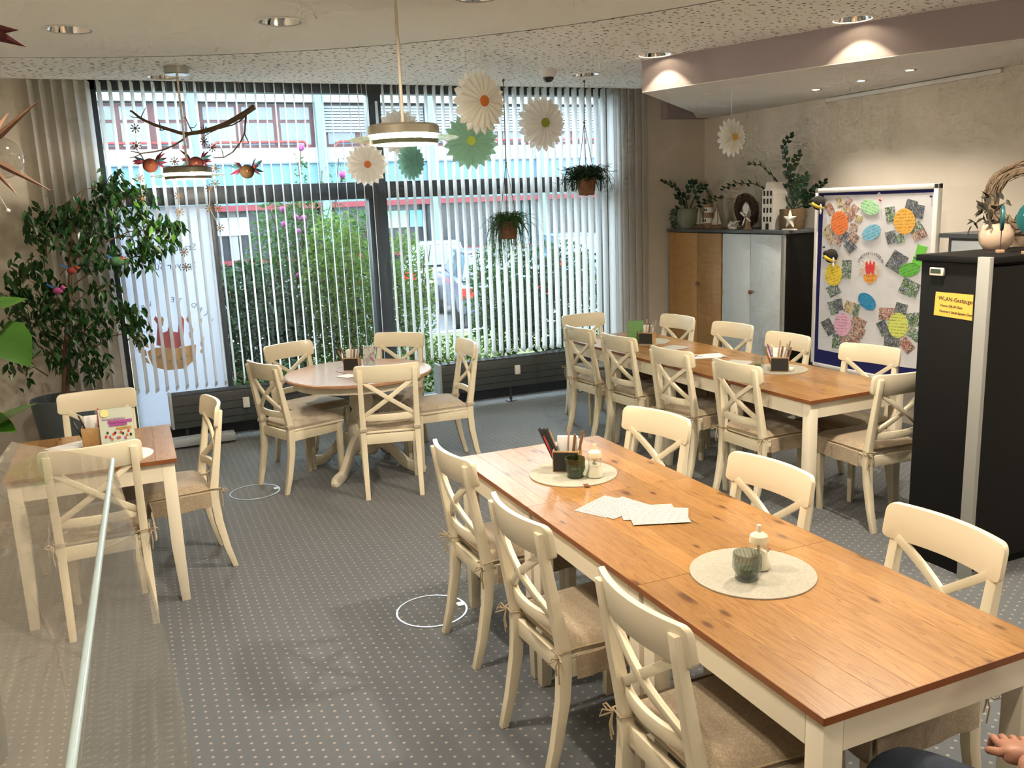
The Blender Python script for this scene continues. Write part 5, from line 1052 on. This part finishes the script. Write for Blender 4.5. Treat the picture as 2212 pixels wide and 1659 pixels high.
# big plant with wooden pot
bz2 = S(1712, 478, -.05); bz2.z = ZD
def pot2(t): B().lathe([(0, 0), (.095, 0), (.105, .02), (.115, .18), (.105, .18), (0, .16)], 28, cap=False).obj('pot', mat('woven_pot', (.16, .11, .055), .8, noise=.3, nscale=40), t, smooth=True)
stem_plant('potted_zz_plant', 'tall dark zz plant in woven pot behind the starfish', bz2, [([S(1712, 445), S(1703, 380), S(1697, 340), S(1693, 315), S(1708, 293)], 16), ([S(1705, 445), S(1690, 405), S(1665, 375), S(1640, 355), S(1620, 355)], 14), ([S(1700, 450), S(1665, 415), S(1630, 397), S(1590, 395), S(1562, 408)], 16), ([S(1715, 445), S(1702, 395), S(1712, 360), S(1725, 332)], 14), ([S(1722, 445), S(1740, 425), S(1760, 410), S(1780, 392)], 14), ([S(1718, 445), S(1728, 420), S(1736, 395), S(1740, 380)], 10), ([S(1700, 448), S(1680, 432), S(1655, 440)], 10), ([S(1710, 448), S(1690, 420), S(1680, 400)], 10), ([S(1716, 448), S(1714, 415), S(1722, 385)], 12), ([S(1724, 448), S(1745, 440), S(1762, 420)], 10), ([S(1708, 448), S(1715, 455), S(1690, 452)], 8)], .07, 'zz', pot2)
M['drift'] = mat('driftwood', (.30, .19, .11), .8, noise=.25, nscale=30); M['sail'] = mat('sail_cloth', (.52, .46, .38), .9); M['chalk'] = mat('chalk_white', (.72, .70, .65), .7); M['wick'] = mat('dark_wicker', (.075, .045, .032), .9, noise=.4, nscale=60)
def sailboat(u, lab, h, fl, x=5.36):
    p = onX(u, 492, x); p.z = ZD; t = thing('toy_sailboat', lab, 'toy boat', p, 0, 'driftwood toy sailing boats')
    B().loft([[(-.02, -.075, 0), (.02, -.075, 0), (.02, .075, 0), (-.02, .075, 0)], [(-.028, -.095, .026), (.028, -.095, .026), (.028, .09, .026), (-.028, .09, .026)]]).obj('hull', 'drift', t, bevel=.004)
    B().lathe([(.003, .026), (.0025, h)], 8).obj('mast', 'drift', t)
    B().add([(.001, .005*fl, .04), (.001, .10*fl, .04), (.001, .006*fl, h*.88), (-.001, .005*fl, .04), (-.001, .10*fl, .04), (-.001, .006*fl, h*.88)], [(0, 1, 2), (5, 4, 3), (0, 3, 4, 1), (1, 4, 5, 2), (2, 5, 3, 0)]).obj('sail', 'sail', t)
    B().add([(.001, -.008*fl, .045), (.001, -.06*fl, .045), (.001, -.008*fl, h*.7), (-.001, -.008*fl, .045), (-.001, -.06*fl, .045), (-.001, -.008*fl, h*.7)], [(0, 1, 2), (5, 4, 3), (0, 3, 4, 1), (1, 4, 5, 2), (2, 5, 3, 0)]).obj('sail', 'sail', t)
sailboat(1512, 'toy sailing boat left of the lighthouse', .25, 1, 5.40); sailboat(1550, 'toy sailing boat right of the lighthouse', .24, 1, 5.33)
p = onX(1531, 492, 5.43); p.z = ZD; t = thing('toy_lighthouse', 'brown and white wooden toy lighthouse between the sailing boats', 'toy lighthouse', p)
for k in range(5): B().lathe([(.058-.004*k, .052*k), (.054-.004*k, .052*(k+1)-.001)], 24).obj('ring', 'drift' if k % 2 == 0 else 'chalk', t)
for k in (1, 3):
    for a in (-.55, -.05): B().box((-(.056-.004*k), a*.055+.015, .052*k+.026), (.006, .012, .022)).obj('window', 'dark', t)
B().mm((-.062, -.012, 0), (-.05, .012, .035)).obj('door', 'knob', t); B().lathe([(.05, .26), (.05, .268), (.032, .27), (.032, .31), (.04, .312), (.03, .33), (0, .345)], 20, cap=False).obj('lantern', 'drift', t, smooth=True); B().tube([(0, -.025, .36), (0, 0, .37), (0, .025, .36)], .002, 5).tube([(0, 0, .345), (0, 0, .372)], .002, 5).obj('weathervane', 'dark', t)
# coral, wreath, windmill, house, starfish
p = onX(1583, 493, 5.35); p.z = ZD; b = B(); r = random.Random(9)
for i in range(22): b.tube([(r.uniform(-.015, .015), r.uniform(-.05, .05), .0), (r.uniform(-.025, .025), r.uniform(-.065, .065), r.uniform(.02, .05)), (r.uniform(-.03, .03), r.uniform(-.075, .075), r.uniform(.04, .075))], [.010, .009, .007], 6)
tag(b.obj('coral', 'chalk', None, p, smooth=True), 'small white branching coral before the dark wreath', 'coral')
def wreath(name, lab, P, R_, r_, m, ax, n=90, seed=1):
    t = thing(name, lab, 'wreath', P); b = B(); r = random.Random(seed)
    for i in range(n):
        a0 = r.uniform(0, 6.28); L_ = r.uniform(1.2, 3.0); pts = []; rr_ = R_+r.uniform(-1, 1)*r_*.8; off = r.uniform(-1, 1)*r_*.7; dr = r.uniform(-.5, .5)*r_
        for k in range(9): a = a0+L_*k/8; q = rr_+dr*math.sin(k*.8); pts.append((off+dr*math.cos(k), q*math.cos(a), q*math.sin(a)))
        b.tube(pts, .0032, 4)
    b.obj('twigs', m, t, (0, 0, R_+r_), ax); B().tube([(0, R_*math.cos(a), R_*math.sin(a)) for a in [2*math.pi*k/24 for k in range(24)]], r_*.62, 8, closed=True).obj('core', m, t, (0, 0, R_+r_), ax); return t
p = onX(1612, 492, 5.52); p.z = ZD; wreath('wicker_wreath', 'small dark wicker wreath standing on the cupboard top', p, .125, .045, 'wick', (0, -.12, 0), 70)
p = onX(1615, 492, 5.36); p.z = ZD; t = thing('toy_windmill', 'small wooden toy windmill before the dark wreath', 'toy windmill', p)
B().lathe([(.04, 0), (.04, .012), (.03, .012), (.016, .12), (0, .14)], 6, cap=False).obj('tower', 'drift', t)
for k in range(4): B().box((-.028, .05*math.cos(k*math.pi/2+.5), .115+.05*math.sin(k*math.pi/2+.5)), (.003, .016, .075), (k*math.pi/2+.5-math.pi/2, 0, 0)).obj('sail', 'chalk', t)
B().lathe([(0, 0), (.048, 0), (.048, .003), (0, .003)], 24, cap=False).obj('disc', 'chalk', t, (-.022, .0, .19), (0, math.pi/2, 0))
for s in (-1, 1): B().lathe([(.0022, 0), (.002, .22)], 6).obj('mast', 'drift', t, (-.02, s*.025-.01, 0))
p = onX(1665, 492, 5.40); p.z = ZD; t = thing('paper_house', 'tall white ceramic town house beside the zz plant', 'model house', p)
hy0 = .062; Hh = .42
B().mm((-.05, -.085, 0), (.11, .065, Hh-.10)).obj('body', 'chalk', t); B().add([(-.05, -.085, Hh-.1), (-.05, .065, Hh-.1), (-.05, .035, Hh-.06), (-.05, .012, Hh), (-.05, -.032, Hh), (-.05, -.055, Hh-.06), (.11, -.085, Hh-.1), (.11, .065, Hh-.1), (.11, .035, Hh-.06), (.11, .012, Hh), (.11, -.032, Hh), (.11, -.055, Hh-.06)], [(0, 1, 2, 3, 4, 5), (11, 10, 9, 8, 7, 6)]+[(i, i+6, (i+1) % 6+6, (i+1) % 6) for i in range(6)]).obj('gable', 'chalk', t)
for zz in (.07, .15, .23, .30):
    for yy in (-.055, -.01, .035): B().mm((-.0525, yy-.011, zz), (-.049, yy+.011, zz+.045)).obj('window', 'dark', t)
B().mm((-.0525, -.03, 0), (-.049, .01, .055)).obj('door', 'dark', t)
p = onX(1706, 493, 5.31); p.z = ZD; t = thing('starfish_figure', 'white ceramic starfish on a small base', 'figurine', p)
B().mm((-.02, -.075, 0), (.02, .075, .012)).obj('base', 'chalk', t, bevel=.003); pts = []
for k in range(10): a = math.pi/2+k*math.pi/5; q = .088 if k % 2 == 0 else .034; pts.append((0, q*math.cos(a), .092+q*math.sin(a)))
b = B(); n = 10
b.add([(x-.006, y, z) for x, y, z in pts]+[(x+.006, y, z) for x, y, z in pts]+[(-.028, 0, .092), (.028, 0, .092)], [(i, (i+1) % n, 20) for i in range(n)]+[((i+1) % n+n, i+n, 21) for i in range(n)]+[(i, i+n, (i+1) % n+n, (i+1) % n) for i in range(n)])
b.obj('starfish', 'chalk', t, bevel=.006)
# on the dark cabinet
ZK = KZ+.0006
M['pinkpot'] = mat('cream_pink_glaze', (.52, .38, .28), .12, coat=.5); M['teal'] = mat('teal_wood', (.010, .085, .09), .3, noise=.3, nscale=12); M['twig'] = mat('willow', (.17, .12, .075), .9, noise=.3, nscale=50); M['dleaf'] = mat('dry_leaf', (.035, .03, .018), .8)
p = onZ(2150, 538, ZK); t = thing('ceramic_pot', 'glossy cream-pink ceramic pot with dry leaves on the dark cabinet', 'pot', (p.x, p.y, ZK))
B().lathe([(0, 0), (.055, 0), (.078, .03), (.082, .08), (.068, .125), (.055, .128), (.055, .11), (0, .10)], 36, cap=False).obj('pot', 'pinkpot', t, smooth=True)
r = random.Random(2); b = B()
for i in range(40): q = leaf_bm(.55+.4*r.random()); q.xf(Matrix.Translation((r.uniform(-.11, .08), r.uniform(-.05, .10), r.uniform(.12, .26))) @ Euler((r.uniform(-2, 2), r.uniform(-1, 1), r.uniform(0, 6))).to_matrix().to_4x4()); b.add(q.v, q.f)
stuff(b.obj('dry_leaves', 'dleaf', t))
w0 = onZ(2185, 536, ZK)
t = thing('willow_wreath', 'large willow wreath standing at the right edge on the dark cabinet', 'wreath', (w0.x+.14, w0.y+.06, ZK), math.radians(22)); r = random.Random(4); b = B()
for i in range(150):
    a0 = r.uniform(0, 6.28); L_ = r.uniform(1.2, 3.2); rr_ = .15+r.uniform(-.035, .04); off = r.uniform(-.035, .035)
    b.tube([(off+.01*math.sin(k+i), (rr_+.008*math.sin(k*1.3+i))*math.cos(a0+L_*k/8), (rr_+.008*math.sin(k*1.3+i))*math.sin(a0+L_*k/8)) for k in range(9)], .0022, 4)
b.tube([(0, .15*math.cos(2*math.pi*k/24), .15*math.sin(2*math.pi*k/24)) for k in range(24)], .028, 8, closed=True); b.obj('twigs', 'twig', t, (0, 0, .19+.06))
B().mm((-.02, -.06, 0), (.03, .06, .07)).obj('stand', 'twig', t)
for u, v, sc_, k, lab in ((2160, 546, .8, 0, 'teal wooden fish seen edge-on, on a thin stand'), (2222, 549, 1.0, 1, 'teal wooden fish on a stand at the right edge')):
    p = onZ(u, v, ZK); t = thing('fish_figure', lab, 'figurine', (p.x, p.y, ZK), math.radians(-47 if k else 42), 'teal wooden fish figures')
    B().mm((-.03, -.018, 0), (.03, .018, .014)).obj('base', 'drift', t, bevel=.002); B().lathe([(.0022, .014), (.0022, .12)], 6).obj('pin', 'dark', t)
    pts = ell(0, .165, .062*sc_, .075*sc_, 20); b = B().prism(pts, -.007, .007); b.xf(Matrix.Rotation(math.pi/2, 4, 'X')); b.obj('body', 'teal', t, bevel=.003)
    b = B().prism([(.05*sc_, .165), (.085*sc_, .20), (.075*sc_, .165), (.085*sc_, .13)], -.005, .005); b.xf(Matrix.Rotation(math.pi/2, 4, 'X')); b.obj('tail', 'drift', t)
    B().ball((-.03*sc_, -.008, .18), .004, 8, 6).obj('eye', 'chalk', t)

# ================================================================== DISPLAY HOOD AT THE LEFT
hd = thing('display_hood', 'clear scratched acrylic hood with rounded edge in left foreground', 'display hood', (0, 0, 0))
ZH = 1.30
A_ = onZ(243, 990, ZH); Bq = onZ(24, 954, ZH); C_ = onZ(150, 1659, ZH); Dq = onZ(4, 982, ZH)
ex = (C_-A_).normalized(); near = A_+ex*(A_.y-.55)/(-ex.y)
lf_ = Bq+(Dq-Bq).normalized()*.9
poly = [(A_.x-.004, A_.y), (Bq.x, Bq.y), (Dq.x, Dq.y), (lf_.x, .95), (lf_.x, .55), (near.x-.004, near.y)]
B().prism(poly, ZH-.006, ZH).obj('top_pane', 'acryl', hd)
fb_far = [onY(u, v, A_.y) for u, v in ((294, 1150), (347, 1334), (396, 1518), (420, 1659))]
prof = [Vector((A_.x, A_.y, ZH-.01))]+fb_far+[Vector((fb_far[-1].x+.004, A_.y, .012))]
secs = [[(q.x, q.y, q.z), (q.x-.006, q.y, q.z), (q.x-.006+ex.x*1.2, .62, q.z), (q.x+ex.x*1.2, .62, q.z)] for q in prof]
B().loft(secs).obj('front_pane', 'acryl', hd)
B().tube([A_+Vector((.0, .004, -.006)), near+Vector((0, 0, -.006))], .0065, 12).obj('rounded_edge', 'acryl_edge', hd, smooth=True)
B().mm((lf_.x-.006, .55, .012), (lf_.x, .95, ZH-.006)).obj('side_pane', 'acryl', hd)
B().mm((lf_.x-.02, .5, 0), (prof[-1].x+.03, .56, .012)).obj('base', 'metal', hd)

# ================================================================== POTHOS AT THE LEFT EDGE
pz = onY(-190, 1000, 3.4)
t = thing('pothos_plant', 'pothos with large bright heart-shaped leaves at the left edge', 'plant', (pz.x, 3.4, 0))
B().lathe([(0, 0), (.12, 0), (.13, .01), (.15, .62), (.14, .63), (.13, .58), (0, .57)], 28, cap=False).obj('planter', 'planter', t, smooth=True)
M['pothos'] = translucent('pothos_leaf', (.028, .085, .008), .15, .25, noise=.35)
def heart(s): return B().add([(0, 0, 0), (.25*s, -.12*s, .02*s), (.45*s, .08*s, .03*s), (.42*s, .42*s, .0), (.22*s, .75*s, -.04*s), (0, 1.0*s, -.10*s), (-.22*s, .75*s, -.04*s), (-.42*s, .42*s, 0), (-.45*s, .08*s, .03*s), (-.25*s, -.12*s, .02*s), (0, .35*s, -.05*s), (0, .7*s, -.08*s)], [(0, 1, 2, 10), (2, 3, 10), (3, 4, 11, 10), (4, 5, 11), (0, 10, 8, 9), (8, 10, 7), (7, 10, 11, 6), (6, 11, 5)])
hm = heart(.14).mesh('leaf', 'pothos', smooth=True)
for (u, v), rot, s in (((-30, 925), (.5, .1, math.radians(-95)), 1.25), ((2, 715), (-.9, .4, math.radians(-160)), 1.1), ((-60, 900), (-.3, .2, math.radians(-120)), 1.1), ((-90, 800), (.4, 0, .5), 1.2), ((-20, 660), (.2, .3, -1.2), .8)):
    P = onY(u, v, 3.3)-Vector((pz.x, 3.4, 0)); o = link('leaf', hm, t, P); o.rotation_euler = rot; o.scale = (s, s, s); B().tube([(0, 0, .57), (P.x*.4-.03, P.y*.5, max(.75, P.z*.9)), P], [.004, .0035, .003], 5).obj('stem', 'pothos', t)

# ================================================================== STARS AND GLASS BALL AT THE LEFT EDGE
M['starw'] = mat('star_wood', (.15, .07, .035), .55, noise=.15, nscale=30); M['starr'] = mat('star_red', (.09, .008, .008), .5)
def spike_star(P, tips, m, lab, w, rope_to=ZC):
    t = thing('hanging_star', lab, 'star', P, 0)
    for q in tips:
        d = Vector(q)-Vector(P); L_ = d.length; T = d.normalized(); s1 = T.cross(Vector((0, 1, .2))).normalized(); s2 = T.cross(s1)
        B().loft([[T*L_*.04+s1*w*.25, T*L_*.04+s2*w*.25, T*L_*.04-s1*w*.25, T*L_*.04-s2*w*.25], [T*L_*.35+s1*w, T*L_*.35+s2*w*.5, T*L_*.35-s1*w, T*L_*.35-s2*w*.5], [T*L_*.999+s1*.001, T*L_*.999+s2*.001, T*L_*.999-s1*.001, T*L_*.999-s2*.001]]).obj('spike', m, t)
    B().ball((0, 0, 0), w*.8, 10, 8).obj('core', m, t, smooth=True); B().tube([(0, 0, 0), (0, 0, rope_to-P[2])], .0012, 4).obj('thread', 'paper', t)
yS = 3.2; c0 = onY(-45, 330, yS)
tips = [onY(83, 218, yS), onY(108, 411, yS), onY(36, 420, yS-.05), onY(-60, 180, yS), onY(-170, 300, yS), onY(-150, 420, yS), onY(18, 243, yS+.1), onY(-60, 480, yS-.05), onY(-130, 200, yS)]
spike_star(c0, tips, 'starw', 'wooden spiked star hanging at the left edge before the wall', .011)
yS2 = 2.9; c1 = onY(-40, 62, yS2); spike_star(c1, [onY(57, 101, yS2), onY(39, 65, yS2), onY(-20, -40, yS2), onY(-110, 20, yS2), onY(-90, 120, yS2), onY(-20, 150, yS2)], 'starr', 'dark red spiked star at the top left corner', .016)
P = onY(3, 341, 3.5); t = thing('glass_ball', 'clear glass ball hanging beside the wooden star', 'glass ball', P)
B().ball((0, 0, 0), .068, 28, 18).obj('ball', glass('ball_glass', (.90, .90, .88), .14), t, smooth=True); B().lathe([(.008, .066), (.008, .078), (0, .08)], 10, cap=False).obj('cap', 'brass', t); B().tube([(0, 0, .078), (0, 0, ZC-P.z)], .001, 4).obj('thread', 'paper', t)
q = onY(18, 455, 3.2); e = onY(0, 425, 3.2)
tag(B().tube([e, q], .0012, 4).ball(q, .006, 8, 6).obj('pull_cord', 'paper'), 'thin white cord with bead below the wooden star', 'cord')

# ================================================================== SEATED PERSON AT THE LOWER RIGHT
def skin_body(nodes, edges, root, name, parent, mats, pick):
    me = bpy.data.meshes.new(name); bm = bmesh.new(); L_ = bm.verts.layers.skin.verify(); bv = []
    for i, (p, r_) in enumerate(nodes):
        v = bm.verts.new(p); v[L_].radius = (r_, r_) if not isinstance(r_, tuple) else r_; v[L_].use_root = (i == root); bv.append(v)
    for a, b in edges: bm.edges.new((bv[a], bv[b]))
    bm.to_mesh(me); bm.free(); o = bpy.data.objects.new(name, me); col.objects.link(o)
    s = o.modifiers.new('skin', 'SKIN'); s.use_smooth_shade = True; o.modifiers.new('sub', 'SUBSURF').levels = 2
    dg = bpy.context.evaluated_depsgraph_get(); m2 = bpy.data.meshes.new_from_object(o.evaluated_get(dg)); bpy.data.objects.remove(o); m2.name = name; m2.materials.clear()
    for m in mats: m2.materials.append(m)
    for p in m2.polygons: p.material_index = pick(p.center); p.use_smooth = True
    return link(name, m2, parent)
M['jean'] = mat('dark_denim', (.010, .018, .032), .85, noise=.3, nscale=60); M['skin'] = mat('skin', (.36, .17, .11), .5); M['shirt'] = mat('dark_shirt', (.03, .035, .045), .85); M['hair'] = mat('brown_hair', (.06, .035, .02), .7); M['shoe'] = mat('white_shoe', (.6, .6, .6), .6)
PS = Vector((1.78, .76, 0)); pe = thing('person', 'seated person in dark jeans at the near table end, hand in lap', 'person', PS)
nd = [((0, 0, .56), .13), ((0, -.03, .75), .135), ((0, -.03, .95), .15), ((0, -.02, 1.10), .13), ((0, 0, 1.20), .055), ((0, .01, 1.27), .05), ((0, .03, 1.36), (.085, .095)), ((0, .03, 1.45), (.075, .085)),
      ((-.10, .10, .555), .095), ((-.18, .32, .565), .085), ((-.265, .58, .575), .070), ((-.27, .62, .48), .066), ((-.27, .60, .25), .052), ((-.27, .57, .09), .04), ((-.27, .62, .035), .036), ((-.27, .72, .03), .03),
      ((.10, .10, .555), .095), ((.13, .26, .545), .085), ((.15, .42, .545), .068), ((.15, .45, .46), .065), ((.15, .42, .25), .052), ((.15, .39, .09), .04), ((.15, .44, .035), .036), ((.15, .54, .03), .03),
      ((-.17, -.01, 1.08), .07), ((-.25, .04, .88), .05), ((-.24, .20, .72), .042), ((-.13, .36, .685), .03), ((.17, -.01, 1.08), .07), ((.26, .02, .88), .05), ((.25, .18, .72), .042), ((.08, .34, .685), .03)]
ed = [(0, 1), (1, 2), (2, 3), (3, 4), (4, 5), (5, 6), (6, 7), (0, 8), (8, 9), (9, 10), (10, 11), (11, 12), (12, 13), (13, 14), (14, 15), (0, 16), (16, 17), (17, 18), (18, 19), (19, 20), (20, 21), (21, 22), (22, 23), (3, 24), (24, 25), (25, 26), (26, 27), (3, 28), (28, 29), (29, 30), (30, 31)]
def pick(c):
    if c.z > 1.16: return 1
    if c.z < .07 and c.y > .35: return 3
    if c.z > .662 and .30 < c.y < .47: return 1
    if c.z > .66: return 2
    return 0
skin_body(nd, ed, 0, 'body', pe, [M['jean'], M['skin'], M['shirt'], M['shoe']], pick)
B().ball((0, .01, 1.43), .105, 16, 12, (.95, 1.05, 1.0)).obj('hair', 'hair', pe, smooth=True)
B().loft([[(-.012, .115, 1.39), (.012, .115, 1.39), (0, .12, 1.41)], [(-.016, .125, 1.355), (.016, .125, 1.355), (0, .145, 1.362)]]).obj('nose', 'skin', pe)
for s in (-1, 1):
    B().ball((s*.088, .02, 1.385), .028, 10, 8, (.35, .7, 1.1)).obj('ear', 'skin', pe, smooth=True); B().ball((s*.033, .108, 1.40), .012, 10, 8).obj('eye', 'white', pe, smooth=True)
B().ball((0, .112, 1.335), .022, 10, 6, (1.2, .4, .3)).obj('mouth', mat('lips', (.30, .10, .08), .5), pe, smooth=True)
def hand(wr, dirv, up, side, nm='hand'):
    d = Vector(dirv).normalized(); n_ = Vector(up).normalized(); s_ = d.cross(n_).normalized()*side; W = Vector(wr)
    nodes = [(W, .026), (W+d*.045, (.036, .020)), (W+d*.085, (.040, .018))]; edges = [(0, 1), (1, 2)]
    for k, (off, L_) in enumerate(((-.030, .070), (-.010, .080), (.011, .075), (.030, .060))):
        b = W+d*.085+s_*off; i0 = len(nodes); nodes += [(b+d*.012, .0095), (b+d*(.012+L_*.42)+n_*.004, .0090), (b+d*(.012+L_*.70)-n_*.018, .0085), (b+d*(.012+L_*.80)-n_*.038, .0075)]; edges += [(2, i0), (i0, i0+1), (i0+1, i0+2), (i0+2, i0+3)]
    i0 = len(nodes); nodes += [(W+d*.035-s_*.036, .011), (W+d*.065-s_*.055-n_*.006, .0095), (W+d*.092-s_*.052-n_*.016, .008)]; edges += [(1, i0), (i0, i0+1), (i0+1, i0+2)]
    return skin_body([(tuple(p), r_) for p, r_ in nodes], edges, 0, nm, pe, [M['skin']], lambda c: 0)
hand((-.13, .36, .685), (.55, .75, -.22), (.1, .2, 1), 1); hand((.08, .34, .685), (-.75, .45, -.2), (-.1, .2, 1), -1)
o = copy_tree(chA); o.location = (1.78, .74, 0); o.rotation_euler = (0, 0, 0); o['label'] = 'cream cross-back chair under the seated person at the lower right'; o['group'] = 'cream cross-back chairs at the front table row'
